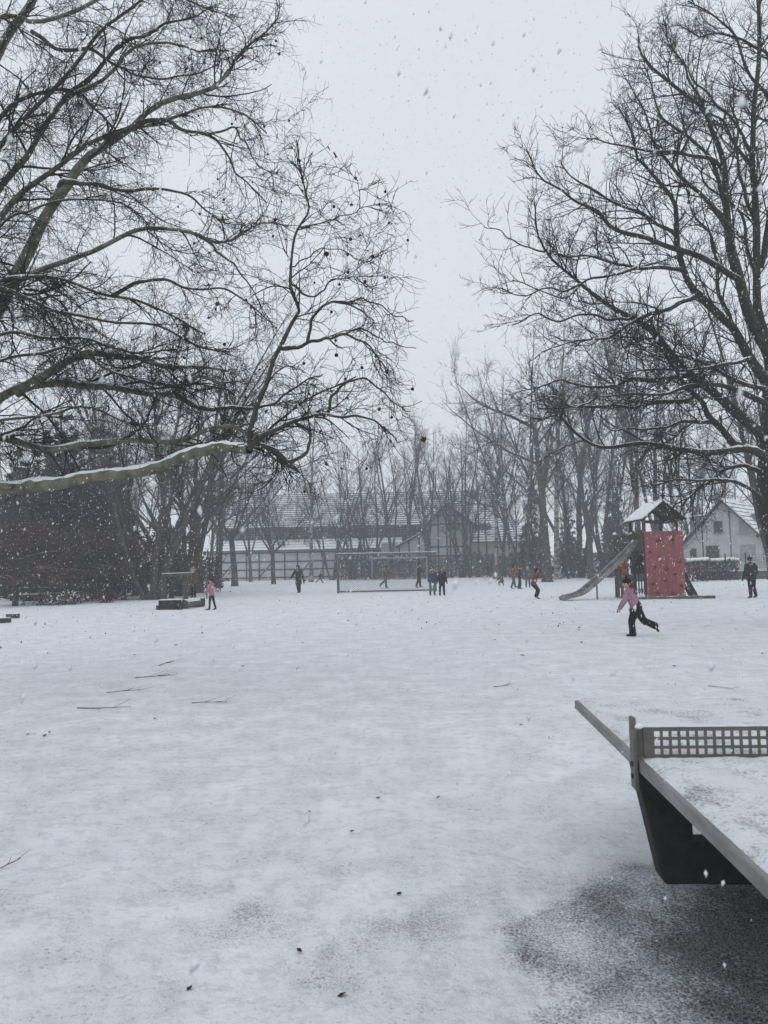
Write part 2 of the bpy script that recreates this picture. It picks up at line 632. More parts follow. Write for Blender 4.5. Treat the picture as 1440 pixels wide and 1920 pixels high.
def traced(limbs, N=26):
    """limbs: list of (pixel polyline, y_start, y_end, width_px_start, width_px_end)"""
    pts, rads = [], []
    for poly, y0, y1, w0, w1 in limbs:
        n = len(poly)
        q = [P(x, y, y0 + (y1 - y0) * i / (n - 1)) for i, (x, y) in enumerate(poly)]
        c = smooth_path(q, N)
        wob = rng.normal(0, 1, (N, 3))
        for _ in range(3): wob[1:-1] = .25 * wob[:-2] + .5 * wob[1:-1] + .25 * wob[2:]
        c[1:-1] += wob[1:-1] * (0.0024 * abs(y0))
        dep = c[:, 1]
        w = w0 + (w1 - w0) * np.linspace(0, 1, N) ** 0.8
        pts.append(c)
        kn = rng.normal(0, 1, N)
        kn[1:-1] = .25 * kn[:-2] + .5 * kn[1:-1] + .25 * kn[2:]
        rads.append(w * 0.5 * dep / F * (1 + .09 * kn))
    return np.array(pts), np.array(rads)


def snow_ridges(pts, rad, rmin, steep=0.62, seed=3):
    """snow lying along the top of limbs: low domed ridges that break where the limb is steep"""
    Vs, Qs, n0 = [], [], 0
    k = 7
    for c, r in zip(pts, rad):
        N = len(c)
        m = N * 3
        s = np.linspace(0, N - 1, m)
        i = np.minimum(s.astype(int), N - 2)
        w = (s - i)[:, None]
        cc = c[i] * (1 - w) + c[i + 1] * w
        rr = r[i] * (1 - w[:, 0]) + r[i + 1] * w[:, 0]
        t = norm(np.gradient(cc, axis=0))
        side = norm(np.cross(t, np.array([[0, 0, 1.0]])))
        up = norm(np.cross(side, t))
        slope = np.abs(t[:, 2])
        nz = vnoise(s * 1.0 + c[0, 0] * 31, s * 0 + c[0, 2] * 17, 2.3, seed)
        th = np.clip((steep - slope) / 0.35, 0, 1) * np.clip((nz - 0.12) / 0.35, 0, 1)
        th = np.where(rr < rmin, 0, th)
        th[0] = th[-1] = 0
        wd = rr * np.minimum(.93, 0.12 + (.42 + .36 * vnoise(s * 3.3 + c[0, 2] * 29, s * 0 + 7.7, 1.9, 92)) * np.sqrt(th))
        rg = vnoise(s * 4.1 + c[0, 0] * 13, s * 0 + 3.3, 1.7, 91)
        hgt = (.45 + 1.1 * rg) * np.minimum(rr * 0.42, 0.016 + rr * 0.08) * th
        base = cc + up * (np.sqrt(np.maximum(rr ** 2 - wd ** 2, 0)) * 0.98 - 0.002 - 0.02 * rr)[:, None] * 1.0
        base -= up * (rr * 0.25 * (th <= 0))[:, None]
        a = np.linspace(0, math.pi, k)
        ring = base[:, None, :] + side[:, None, :] * (np.cos(a)[None, :] * wd[:, None])[:, :, None] \
            + up[:, None, :] * (np.sin(a)[None, :] * (hgt + (rr - np.sqrt(np.maximum(rr ** 2 - wd ** 2, 0))) * (th > 0))[:, None])[:, :, None]
        ii = np.arange(m * k).reshape(m, k) + n0
        keep = (th[:-1] + th[1:]) > 0
        q = np.stack([ii[:-1, :-1], ii[:-1, 1:], ii[1:, 1:], ii[1:, :-1]], -1)[keep].reshape(-1, 4)
        Vs.append(ring.reshape(-1, 3))
        Qs.append(q)
        n0 += m * k
    return np_mesh('snow', np.concatenate(Vs), np.concatenate(Qs)[:, ::-1], mat=M['snow'])


M['bark_plane'] = plain('plane_bark', (0.205, 0.200, 0.142), (0.085, 0.082, 0.060), 6.5, 0.9, 0.8, 28)
M['bark_plane_twig'] = plain('plane_twig_bark', (0.045, 0.036, 0.030), (0.028, 0.024, 0.022), 9, 0.9, snow=0.93, snoise=9)
M['bark_oak'] = plain('dark_mossy_bark', (0.052, 0.047, 0.034), (0.026, 0.024, 0.020), 3.5, 0.9, 0.6, 18, snow=0.98, snoise=5)
M['bark_oak_twig'] = plain('dark_twig_bark', (0.036, 0.032, 0.029), (0.024, 0.022, 0.020), 7, 0.9, snow=0.86, snoise=4)
M['bark_far'] = plain('grey_brown_bark', (0.070, 0.062, 0.052), (0.038, 0.034, 0.030), 2.5, 0.9, 0.4, 9, snow=1.05, snoise=3)
M['bark_far_twig'] = plain('grey_brown_twigs', (0.050, 0.043, 0.038), (0.034, 0.030, 0.028), 3, 0.9, snow=0.95, snoise=2)
M['bark_birch'] = plain('birch_bark', (0.30, 0.29, 0.27), (0.06, 0.055, 0.05), 2.2, 0.85, 0.4, 9, lo=0.42, hi=0.56, stretch=(1, 1, 1.6))
M['seed'] = plain('seed_ball_brown', (0.030, 0.020, 0.014), (0.018, 0.013, 0.010), 90, 0.95)
M['dead_leaf'] = plain('dead_leaf', (0.11, 0.038, 0.018), (0.06, 0.024, 0.014), 14, 0.85)


def ratio_len(lo, hi, fall=0.6):
    return lambda Lp, t, n: Lp * rng.uniform(lo, hi, n) * (1 - fall * t)


def abs_len(lo, hi, fall=0.0):
    return lambda Lp, t, n: rng.uniform(lo, hi, n) * (1 - fall * t)


# ---- the plane tree whose limbs reach in from the left
pl_root = empty('plane_tree', (-8.6, 9.6, 0), 0, 'large plane tree with pale olive snow-lined limbs reaching in from the left', 'tree')
plane_limbs = [
    ([(-560, 1150), (-550, 980), (-520, 800), (-480, 600), (-470, 400), (-500, 100), (-520, -200)], 9.6, 9.6, 120, 50),   # trunk, out of frame
    ([(-520, 830), (-300, 890), (-120, 925), (-40, 920), (0, 915), (60, 912), (115, 908), (165, 897), (200, 893), (255, 890), (305, 876), (330, 862), (360, 853), (400, 843), (425, 838), (455, 843), (468, 842)], 9.5, 7.9, 34, 18),
    ([(468, 842), (472, 800), (483, 755), (500, 715), (512, 680), (530, 645), (548, 605), (561, 580), (557, 568), (545, 540), (545, 500), (552, 450), (560, 425), (575, 400), (578, 380), (570, 340), (562, 315), (557, 290), (556, 262)], 7.9, 7.5, 12, 2.0),
    ([(468, 842), (490, 822), (510, 808), (560, 788), (600, 779), (650, 782), (680, 779), (720, 800), (745, 830)], 7.9, 7.2, 11, 2.2),
    ([(606, 779), (620, 765), (625, 745), (640, 725), (670, 715), (700, 718), (725, 745), (768, 772)], 7.6, 7.3, 7, 2),
    ([(478, 828), (500, 838), (515, 845), (528, 858), (545, 863), (562, 858), (576, 842), (579, 818), (565, 800), (552, 790)], 7.9, 7.7, 9, 5),
    ([(527, 652), (560, 650), (580, 642), (600, 640), (630, 630), (660, 633), (690, 645), (703, 668), (712, 690)], 7.75, 7.2, 9, 2),
    ([(576, 643), (580, 610), (590, 588), (610, 572), (640, 566), (670, 575), (690, 592), (702, 605)], 7.6, 7.2, 7, 2),
    ([(640, 566), (680, 560), (720, 578), (760, 600), (775, 602)], 7.35, 7.1, 4, 1.5),
    ([(630, 630), (680, 618), (720, 640), (755, 648), (780, 652)], 7.4, 7.1, 4, 1.5),
    ([(557, 430), (590, 418), (620, 412), (660, 400), (690, 388), (705, 382)], 7.5, 7.2, 3.5, 1.3),
    ([(545, 530), (580, 555), (605, 545), (630, 525), (690, 520), (735, 520)], 7.6, 7.2, 4.5, 1.4),
    ([(548, 500), (580, 480), (600, 465), (640, 470), (680, 490), (705, 480)], 7.6, 7.3, 3, 1.3),
    ([(-520, 760), (-300, 790), (-40, 815), (0, 820), (30, 824), (60, 835), (100, 842), (150, 838), (200, 835), (240, 829), (300, 830), (335, 828), (370, 808), (400, 797), (430, 795), (460, 812), (480, 828), (520, 850), (560, 885)], 9.6, 8.2, 26, 5),
    ([(-510, 740), (-250, 830), (-60, 785), (0, 750), (40, 728), (80, 722), (120, 718), (160, 722), (210, 726), (260, 737), (300, 740), (335, 735), (350, 720), (365, 705), (395, 710), (420, 722)], 9.6, 8.6, 34, 6),
    ([(330, 738), (365, 760), (395, 770), (440, 763), (500, 762), (530, 740), (570, 715), (605, 702)], 8.8, 8.2, 10, 2.5),
    ([(-60, 800), (0, 789), (60, 782), (110, 775), (150, 764), (190, 772), (220, 787), (262, 798)], 8.6, 8.2, 10, 3),
    ([(30, 735), (75, 712), (110, 690), (140, 670), (200, 665), (260, 672), (310, 682), (380, 690), (440, 700)], 9.2, 8.6, 20, 4),
    ([(-500, 700), (-200, 700), (-60, 640), (0, 572), (25, 520), (49, 480), (75, 424), (94, 386), (120, 352), (142, 319), (161, 296), (210, 262), (255, 229), (285, 202), (322, 187), (375, 176), (401, 165), (431, 131), (450, 97), (484, 67), (521, 34)], 9.7, 9.0, 46, 3),
    ([(-60, 480), (-20, 430), (0, 405), (37, 364), (75, 334), (124, 300), (161, 270), (210, 250), (280, 235), (340, 215), (400, 200), (460, 215), (500, 250)], 9.9, 9.4, 20, 2.5),
    ([(-200, 560), (-60, 430), (-10, 360), (22, 322), (52, 289), (68, 259), (101, 214), (131, 180), (169, 161), (202, 139), (232, 105), (262, 86), (322, 81), (380, 100), (430, 95)], 10.2, 9.6, 22, 2.5),
    ([(131, 180), (165, 150), (195, 116), (225, 82), (270, 67), (311, 45), (352, 37), (400, 15)], 10.0, 9.6, 11, 2),
    ([(-60, 280), (0, 221), (30, 191), (75, 172), (112, 169), (150, 176), (169, 199), (195, 221), (214, 240)], 9.9, 9.2, 14, 4),
    ([(-180, 420), (-60, 210), (0, 105), (22, 60), (49, 22), (67, -8), (110, -80), (150, -160)], 10.4, 10.4, 26, 12),
    ([(255, 232), (307, 223), (337, 240), (390, 255), (424, 289), (442, 326), (472, 349), (500, 380)], 9.3, 8.9, 9, 2),
    ([(390, 255), (430, 240), (450, 255), (480, 300), (510, 330)], 9.1, 8.9, 5, 1.5),
    ([(110, 352), (124, 341), (176, 345), (221, 356), (292, 356), (340, 362), (390, 392), (420, 430)], 9.4, 8.9, 10, 2.5),
    ([(-80, 560), (0, 545), (40, 522), (90, 500), (150, 480), (187, 469), (232, 446), (270, 431), (330, 431), (367, 437), (390, 450), (427, 454), (472, 424), (502, 412), (540, 425)], 9.5, 8.7, 20, 3),
    ([(367, 437), (400, 465), (440, 500), (470, 540), (495, 590)], 8.9, 8.6, 6, 1.6),
    ([(-20, 435), (0, 424), (22, 405), (56, 394), (90, 380), (170, 375), (225, 380), (255, 395), (290, 430), (310, 470)], 9.5, 9.0, 9, 2),
    ([(-40, 535), (40, 520), (100, 522), (150, 535), (200, 550), (260, 560), (320, 590), (380, 625)], 9.4, 8.8, 13, 3),
    ([(-40, 540), (60, 565), (100, 580), (150, 590), (220, 605), (300, 610), (380, 650), (430, 660)], 9.2, 8.6, 12, 3),
    ([(-40, 640), (30, 625), (80, 628), (160, 635), (200, 650), (260, 660), (330, 655)], 9.0, 8.5, 11, 3),
    ([(-40, 690), (20, 668), (80, 660), (130, 650), (200, 690), (280, 715), (345, 720)], 8.8, 8.4, 10, 3),
    ([(210, 555), (250, 535), (300, 525), (350, 540), (420, 545), (480, 580), (520, 615)], 9.0, 8.4, 8, 2),
    ([(-100, 120), (0, 30), (60, 40), (140, 20), (230, -20), (330, -10), (400, 20)], 10.0, 9.6, 16, 3),
    ([(-60, 330), (20, 250), (80, 190), (150, 120), (190, 60), (240, 20), (300, -30)], 9.4, 9.0, 16, 4),
    ([(60, 60), (110, 90), (170, 95), (230, 130), (290, 150), (350, 140), (410, 120)], 9.6, 9.0, 9, 2),
]
plane_limbs = [l if not (-400 < l[0][0][0] < -15) else ([(-476, min(850, l[0][0][1] + 130)), (-250, l[0][0][1] + 70)] + l[0], l[1], l[2], l[3] * 1.15, l[4]) for l in plane_limbs]
lp, lr = traced(plane_limbs, 40)
lp[0, 0, 2] = -0.1
t_pts, t_rad = lp[1:], lr[1:]
s1, q1 = children(t_pts, t_rad, 2.0, abs_len(0.8, 2.1, 0.3), (0.4, 1.0), 12, 0.10, (0.2, 0, -0.25), t0=0.25, rmul=0.6, rmin=0.005, curl=0.7, rlen=0.009, rscale=0.04, rmax=.055)


def cull(p, r, m):
    return p[m], r[m]


s1, q1 = cull(s1, q1, (s1[:, 0, 0] > -6.6) & (s1[:, -1, 2] > 2.5))
a1, b1 = children(t_pts, t_rad, 3.6, abs_len(0.4, 1.1, 0.3), (0.5, 1.2), 9, 0.13, (0.15, 0, -0.2), t0=0.2, rmul=0.5, rmin=0.0036, curl=0.8, rlen=0.008, rscale=0.022, rmax=.05)
a1s, b1s = children(s1, q1, 4.2, abs_len(0.35, 1.0, 0.3), (0.4, 1.1), 9, 0.13, (0.15, 0, -0.35), t0=0.15, rmul=0.65, rmin=0.0036, curl=0.8, rlen=0.008)
a1e, b1e = children(t_pts, t_rad, 1.2, abs_len(0.2, 0.55), (0.15, 0.7), 9, 0.13, (0.1, 0, -0.35), t0=0.8, rmul=0.8, rmin=0.0036, curl=0.8, rlen=0.009, minn=2)
a1, b1 = np.concatenate([a1, a1s, a1e]), np.concatenate([b1, b1s, b1e])
a1, b1 = cull(a1, b1, (a1[:, 0, 0] > -6.4) & (a1[:, -1, 2] > 2.35) & (a1[:, -1, 0] < (.044 + rng.normal(0, .010, len(a1))) * a1[:, -1, 1]))
a2, b2 = children(a1, b1, 11.5, abs_len(0.14, 0.52, 0.3), (0.4, 1.2), 6, 0.19, (0.1, 0, -0.2), t0=0.1, rmul=0.75, rmin=0.0030, curl=0.8, rlen=0.007)
a2, b2 = cull(a2, b2, a2[:, -1, 0] < (.053 + rng.normal(0, .006, len(a2))) * a2[:, -1, 1])
a3, b3 = children(a2, b2, 9.0, abs_len(0.06, 0.20), (0.4, 1.2), 3, 0.22, (0, 0, 0.0), t0=0.15, rmul=0.85, rmin=0.0026, curl=0.7, minn=1, rlen=0.006)
link('trunk', tubes_mesh('plane_trunk', [(lp[:1], lr[:1], 14)], M['bark_plane']), pl_root)
thick = t_rad[:, :8].max(1) > .062
M['bark_plane_dark'] = plain('plane_branch_bark', (0.085, 0.080, 0.056), (0.040, 0.037, 0.030), 6.5, 0.9, 0.6, 28)
link('limbs', tubes_mesh('plane_limbs', [(t_pts[thick], t_rad[thick], 10)], M['bark_plane']), pl_root)
link('side_limbs', tubes_mesh('plane_side_limbs', [(t_pts[~thick], t_rad[~thick], 8)], M['bark_plane_dark']), pl_root)
link('twigs', tubes_mesh('plane_twigs', [(s1, q1, 6), (a1, b1, 4), (a2, b2, 3), (a3, b3, 3)], M['bark_plane_twig']), pl_root)
link('snow', snow_ridges(t_pts, t_rad, 0.011), pl_root)
# seed balls on stalks, and a few leaves that hung on
stalk = MB().cyl((0, 0, 0), (0, 0, -0.06), 0.0014, seg=4)
stalk.ball((0, 0, -0.075), 0.0165, 8)
sb_mesh = stalk.mesh('seed_ball', M['seed'], True)
lf = bmesh.new()
vsl = [lf.verts.new(v) for v in ((0, 0, 0), (.05, .012, -.03), (.035, .03, -.075), (0.002, .012, -.095), (-.04, .02, -.07), (-.045, -.008, -.028))]
for i in range(1, 5): lf.faces.new((vsl[0], vsl[i], vsl[i + 1]))
leaf_me = bpy.data.meshes.new('hanging_leaf')
lf.to_mesh(leaf_me)
leaf_me.materials.append(M['dead_leaf'])
tips = a2[:, -1]
_pj = np.array([F * (tips[:, 0]) / tips[:, 1] + 720, 1060 - F * (tips[:, 2] - CAMZ) / tips[:, 1]]).T
inside = np.where((_pj[:, 0] > 5) & (_pj[:, 0] < 800) & (_pj[:, 1] > 0))[0]
w_right = np.clip((_pj[inside, 0] - 120) / 500, 0.02, 1) ** 1.5
pick = rng.choice(inside, 130, replace=False, p=w_right / w_right.sum())
for i in pick[:112]:
    link('seed_ball', sb_mesh, pl_root, loc=Vector(tips[i]), scale=[rng.uniform(.75, 1.1)] * 3)
for i in pick[112:]:
    link('hanging_leaf', leaf_me, pl_root, loc=Vector(tips[i]), rot=(rng.uniform(-.6, .6), rng.uniform(-.6, .6), rng.uniform(0, 6)), scale=[rng.uniform(.5, .75)] * 3)
for o in list(pl_root.children):          # limbs were laid out in world space
    o.matrix_parent_inverse = Matrix.Translation(pl_root.location).inverted()

# ---- the big dark tree at the right edge
ro = empty('bare_oak_tree', GX(1515, 18.0), 0, 'big dark bare tree with snow-lined limbs at the right edge', 'tree')
Y0 = 18.0
oak_limbs = [
    ([(1515, 1195), (1492, 1110), (1468, 1020), (1450, 960), (1441, 900), (1448, 830), (1452, 750), (1450, 700)], 18, 18, 56, 36),
    ([(1446, 845), (1425, 812), (1400, 790), (1367, 764), (1330, 730), (1293, 700), (1245, 648), (1220, 620), (1183, 596), (1155, 580), (1090, 532), (1055, 502), (1032, 477), (1010, 437), (1002, 410), (1004, 387)], 18, 15.5, 24, 2.5),
    ([(1452, 735), (1440, 715), (1409, 672), (1376, 617), (1360, 602), (1330, 574), (1293, 532), (1275, 486), (1266, 440), (1263, 383), (1256, 366), (1217, 319), (1203, 304), (1191, 292), (1184, 254), (1174, 228), (1160, 201)], 18, 16.5, 23, 3),
    ([(1450, 700), (1440, 660), (1419, 623), (1400, 574), (1388, 532), (1373, 480), (1367, 440), (1364, 383), (1362, 335), (1356, 299), (1347, 271), (1332, 235), (1323, 208), (1313, 199), (1289, 182), (1249, 149), (1217, 120), (1196, 86)], 18, 17, 29, 3),
    ([(1316, 200), (1301, 168), (1285, 129), (1273, 108), (1249, 70), (1249, 45)], 17.2, 17, 6, 2),
    ([(1450, 690), (1431, 623), (1422, 577), (1422, 501), (1422, 440), (1414, 359), (1409, 311), (1409, 240), (1411, 192), (1421, 134), (1426, 84), (1423, 24), (1415, -60)], 18.3, 18.6, 19, 6),
    ([(1448, 870), (1440, 859), (1397, 840), (1336, 845), (1293, 843), (1244, 837), (1196, 834), (1138, 837), (1104, 825), (1061, 794), (1040, 779), (1000, 785)], 17.8, 15.5, 17, 3),
    ([(1385, 840), (1370, 828), (1336, 785), (1318, 755), (1293, 733), (1275, 705), (1240, 660), (1200, 640)], 17.7, 16, 16, 3),
    ([(1450, 765), (1437, 758), (1391, 736), (1354, 724), (1293, 726), (1250, 736), (1196, 739), (1120, 742)], 17.6, 15.3, 13, 3),
    ([(1450, 738), (1437, 733), (1397, 721), (1345, 700), (1300, 672), (1250, 668)], 17.8, 17, 11, 3),
    ([(1293, 704), (1244, 709), (1199, 710), (1165, 718), (1131, 724), (1101, 721), (1061, 715), (1046, 712), (1000, 730)], 17, 15, 12, 2.5),
    ([(1300, 742), (1287, 752), (1220, 755), (1183, 761), (1116, 761), (1055, 764), (1006, 764)], 17.2, 15.4, 11, 2.5),
    ([(1340, 790), (1330, 791), (1293, 791), (1263, 797), (1214, 804), (1147, 807)], 17.5, 16, 9, 2.5),
    ([(1308, 553), (1263, 574), (1226, 587), (1183, 605), (1147, 629), (1122, 636), (1070, 640), (1020, 660)], 17.1, 15.2, 10, 2.5),
    ([(1280, 504), (1244, 504), (1199, 504), (1171, 495), (1134, 486), (1098, 480), (1061, 480), (1030, 470)], 17, 15.4, 9, 2.5),
    ([(1195, 502), (1153, 513), (1128, 521), (1086, 535), (1058, 556), (1010, 545), (960, 525)], 16.2, 15, 6, 2),
    ([(1390, 535), (1382, 526), (1336, 492), (1306, 477), (1260, 464), (1220, 449), (1189, 440), (1145, 420), (1120, 395), (1080, 377), (1055, 355), (1015, 330), (990, 285)], 17.5, 15.6, 15, 2.5),
    ([(1405, 674), (1399, 675), (1339, 686), (1293, 694), (1214, 695), (1150, 700)], 17.5, 16, 8, 2.5),
    ([(1436, 945), (1422, 929), (1391, 911), (1367, 901), (1318, 900), (1263, 901), (1214, 914)], 17.9, 17, 9, 2.5),
    ([(1436, 895), (1412, 883), (1391, 874), (1361, 880), (1339, 898), (1306, 923), (1284, 941), (1270, 970)], 18, 17.5, 10, 3),
    ([(1360, 326), (1337, 304), (1308, 292), (1275, 287), (1232, 285), (1184, 278), (1130, 262), (1100, 262)], 17.2, 15.8, 9, 2),
    ([(1370, 425), (1328, 383), (1289, 342), (1261, 314), (1227, 271), (1220, 240), (1200, 190), (1175, 150)], 17.4, 16.2, 10, 2.2),
    ([(1363, 370), (1352, 355), (1342, 323), (1335, 302), (1304, 268), (1285, 254), (1246, 228), (1229, 192), (1217, 156), (1205, 120)], 17.3, 16.6, 9, 2.2),
    ([(1410, 318), (1390, 287), (1368, 254), (1356, 228), (1328, 216), (1290, 205)], 18.4, 17.8, 8, 2),
    ([(1409, 285), (1390, 251), (1376, 223), (1347, 201), (1328, 177), (1300, 150), (1290, 100)], 18.4, 17.8, 8, 2),
    ([(1425, 500), (1446, 400), (1462, 320), (1462, 250), (1438, 180), (1414, 151), (1395, 120), (1383, 79), (1376, 60), (1347, 34), (1313, 12), (1290, 2)], 19, 18, 14, 2.5),
    ([(1462, 250), (1478, 170), (1440, 103), (1419, 89), (1390, 72), (1350, 60), (1310, 70), (1290, 55)], 19, 18, 10, 2),
    ([(1266, 440), (1230, 420), (1200, 395), (1160, 385), (1120, 360), (1080, 340), (1050, 300)], 17, 15.8, 8, 2.2),
    ([(1376, 617), (1350, 560), (1345, 500), (1330, 440), (1300, 400), (1290, 340)], 17.8, 18.4, 10, 2.5),
    ([(1422, 520), (1400, 460), (1390, 400), (1330, 350), (1310, 310)], 18.2, 18.8, 9, 2.5),
    ([(1090, 532), (1060, 545), (1020, 540), (980, 555), (940, 540)], 15.8, 15.0, 5, 1.8),
    ([(1032, 477), (1000, 470), (960, 450), (930, 432), (908, 425)], 15.6, 15.2, 4, 1.6),
    ([(1183, 596), (1140, 600), (1100, 590), (1050, 600), (1000, 590), (960, 610)], 16.3, 15.3, 6, 2),
    ([(1120, 742), (1080, 765), (1040, 745), (1000, 752)], 15.4, 15, 4, 2),
    ([(1422, 440), (1400, 380), (1385, 310), (1380, 240), (1370, 180)], 18.4, 18.8, 8, 3),
]
op, orr = traced(oak_limbs, 28)
op[0, 0, 2] = -0.1
orr[0] *= np.linspace(1.25, 1, 28)
c1, d1 = children(op[1:], orr[1:], 4.3, abs_len(0.7, 2.3, 0.35), (0.45, 1.1), 10, 0.10, (-0.08, 0, 0.28), t0=0.15, rmul=0.55, rmin=0.0065, curl=0.6, rlen=0.009, rscale=0.035)
c1e, d1e = children(op[1:], orr[1:], 0.5, abs_len(0.4, 0.9), (0.1, 0.6), 10, 0.11, (-0.1, 0, 0.35), t0=0.82, rmul=0.8, rmin=0.0065, curl=0.6, rlen=0.009, minn=2)
c1, d1 = np.concatenate([c1, c1e]), np.concatenate([d1, d1e])
c2, d2 = children(c1, d1, 5.4, abs_len(0.25, 0.95, 0.35), (0.45, 1.1), 6, 0.15, (0, 0, 0.35), t0=0.12, rmul=0.7, rmin=0.0055, curl=0.6, rlen=0.008)
c3, d3 = children(c2, d2, 6.5, abs_len(0.10, 0.32), (0.4, 1.0), 3, 0.18, (0, 0, 0.35), t0=0.2, rmul=0.85, rmin=0.005, curl=0.5, rlen=0.007)
link('trunk', tubes_mesh('oak_trunk', [(op[:1], orr[:1], 14)], M['bark_oak']), ro)
link('limbs', tubes_mesh('oak_limbs', [(op[1:], orr[1:], 8)], M['bark_oak']), ro)
link('twigs', tubes_mesh('oak_twigs', [(c1, d1, 4), (c2, d2, 3), (c3, d3, 3)], M['bark_oak_twig']), ro)
link('snow', snow_ridges(op[1:], orr[1:], 0.012, .72), ro)
for o in list(ro.children):
    o.matrix_parent_inverse = Matrix.Translation(ro.location).inverted()


# ---- trees further back: six kinds grown once, then copied
def grow_tree(kind, H=16.0):
    """returns parts dict name -> mesh; base at the origin"""
    stems, srad = [], []
    N = 18

    def stem(p0, d0, ln, r0, wander, trop, tip=0.12):
        s = walk(np.array([p0]), np.array([d0]), np.array([ln]), N, wander, trop, 0.0)
        stems.append(s[0])
        srad.append(.8 * r0 * (1 - np.linspace(0, 1, N) * (1 - tip)) * (1 + 0.35 * np.exp(-np.linspace(0, 1, N) * 25)))
    if kind == 'vase':
        stem((0, 0, -.1), (0, 0, 1), H * .97, .24, .03, (0, 0, .1))
        stem((0.1, 0, H * .16), (.28, .1, 1), H * .72, .15, .03, (0, 0, .35))
        stem((-.1, 0, H * .2), (-.25, -.1, 1), H * .68, .13, .03, (0, 0, .35))
        l1 = dict(per_m=0.95, ln=ratio_len(.22, .42, .55), ang=(.35, .75), trop=(0, 0, .5))
    elif kind == 'multi':
        for a in (0.3, 1.9, 3.3, 4.9, 5.7):
            k = rng.uniform(.16, .34)
            stem((.18 * math.cos(a), .18 * math.sin(a), -.1), (k * math.cos(a), k * math.sin(a), 1), H * rng.uniform(.8, .98), rng.uniform(.12, .19), .035, (0, 0, .15))
        l1 = dict(per_m=0.9, ln=ratio_len(.14, .34, .5), ang=(.35, .9), trop=(0, 0, .55))
    elif kind == 'spread':
        stem((0, 0, -.1), (0.03, 0, 1), H * .3, .36, .03, (0, 0, .1), .75)
        top = stems[0][-2]
        for j in range(7):
            a = j * 2.4 + .4
            stem(tuple(top - np.array([0, 0, rng.uniform(0, H * .06)])), (.85 * math.cos(a), .85 * math.sin(a), rng.uniform(.55, 1.3)), H * rng.uniform(.5, .74), rng.uniform(.12, .19), .06, (0, 0, .55))
        l1 = dict(per_m=1.0, ln=ratio_len(.2, .42, .5), ang=(.4, 1.0), trop=(0, 0, .35))
    elif kind == 'birch':
        stem((0, 0, -.1), (.02, 0, 1), H, .21, .02, (0.05, 0, .1))
        stem((0, 0, H * .42), (-.3, .1, 1), H * .5, .09, .03, (0, 0, .2))
        l1 = dict(per_m=1.6, ln=ratio_len(.15, .30, .6), ang=(.5, .95), trop=(0, 0, .1))
    elif kind == 'slim':
        stem((0, 0, -.1), (0.01, 0, 1), H, .15, .02, (0, 0, .1))
        l1 = dict(per_m=1.7, ln=ratio_len(.10, .22, .35), ang=(.45, .85), trop=(0, 0, .5))
    elif kind == 'crooked':
        stem((0, 0, -.1), (.02, 0, 1), H * .6, .32, .025, (0, 0, .5), .5)
        top = stems[0]
        for j, f in enumerate((8, 10, 12, 13, 15, 16, 17)):
            a = j * 2.1 + 1
            stem(tuple(top[f]), (.8 * math.cos(a), .8 * math.sin(a), rng.uniform(.3, 1.2)), H * rng.uniform(.3, .5), rng.uniform(.08, .15), .08, (0, 0, .3))
        l1 = dict(per_m=1.4, ln=ratio_len(.25, .5, .5), ang=(.5, 1.1), trop=(0, 0, .1))
    sp, sr = np.array(stems), np.array(srad)
    t0 = {'birch': .30, 'slim': .28, 'vase': .28, 'multi': .2, 'spread': .16, 'crooked': .3}[kind]
    x1, y1 = children(sp if kind not in ('spread', 'crooked') else sp[1:], sr if kind not in ('spread', 'crooked') else sr[1:], l1['per_m'] * 1.5, l1['ln'], l1['ang'], 9, .07, l1['trop'], t0=t0, rmul=.5, rmin=.012, curl=.5, rlen=.010, tip=.3)
    droop = (0, 0, -.9) if kind == 'birch' else (0, 0, .3)
    x2, y2 = children(x1, y1, 2.3, ratio_len(.20, .5, .4), (.35, .95), 6, .11, (0, 0, -.2) if kind == 'birch' else droop, t0=.12, rmul=.6, rmin=.009, curl=.5, rlen=.008)
    x3, y3 = children(x2, y2, 4.2, abs_len(.35, .9), (.3, .9), 5, .13, droop, t0=.15, rmul=.7, rmin=.0075, curl=.6, rlen=.006)
    bark = M['bark_birch'] if kind == 'birch' else M['bark_far']
    return {'trunk': tubes_mesh(kind + '_trunk', [(sp, sr, 9)], bark),
            'branches': tubes_mesh(kind + '_branches', [(x1, y1, 5)], M['bark_far']),
            'twigs': tubes_mesh(kind + '_twigs', [(x2, y2, 3), (x3, y3, 3)], M['bark_far_twig'])}


PROTO = {}


def far_tree(kind, px, Y, H, label, rz=0.0, group=None, variant=0, name=None, wide=1.0):
    key = (kind, variant)
    if key not in PROTO: PROTO[key] = grow_tree(kind)
    nm = name or {'birch': 'birch_tree'}.get(kind, 'bare_tree')
    root = empty(nm, GX(px, Y), rz, label, 'tree', group)
    s = H / 16.0
    root.scale = (s * wide, s * wide, s)
    for part, me in PROTO[key].items():
        link(part, me, root)
    return root


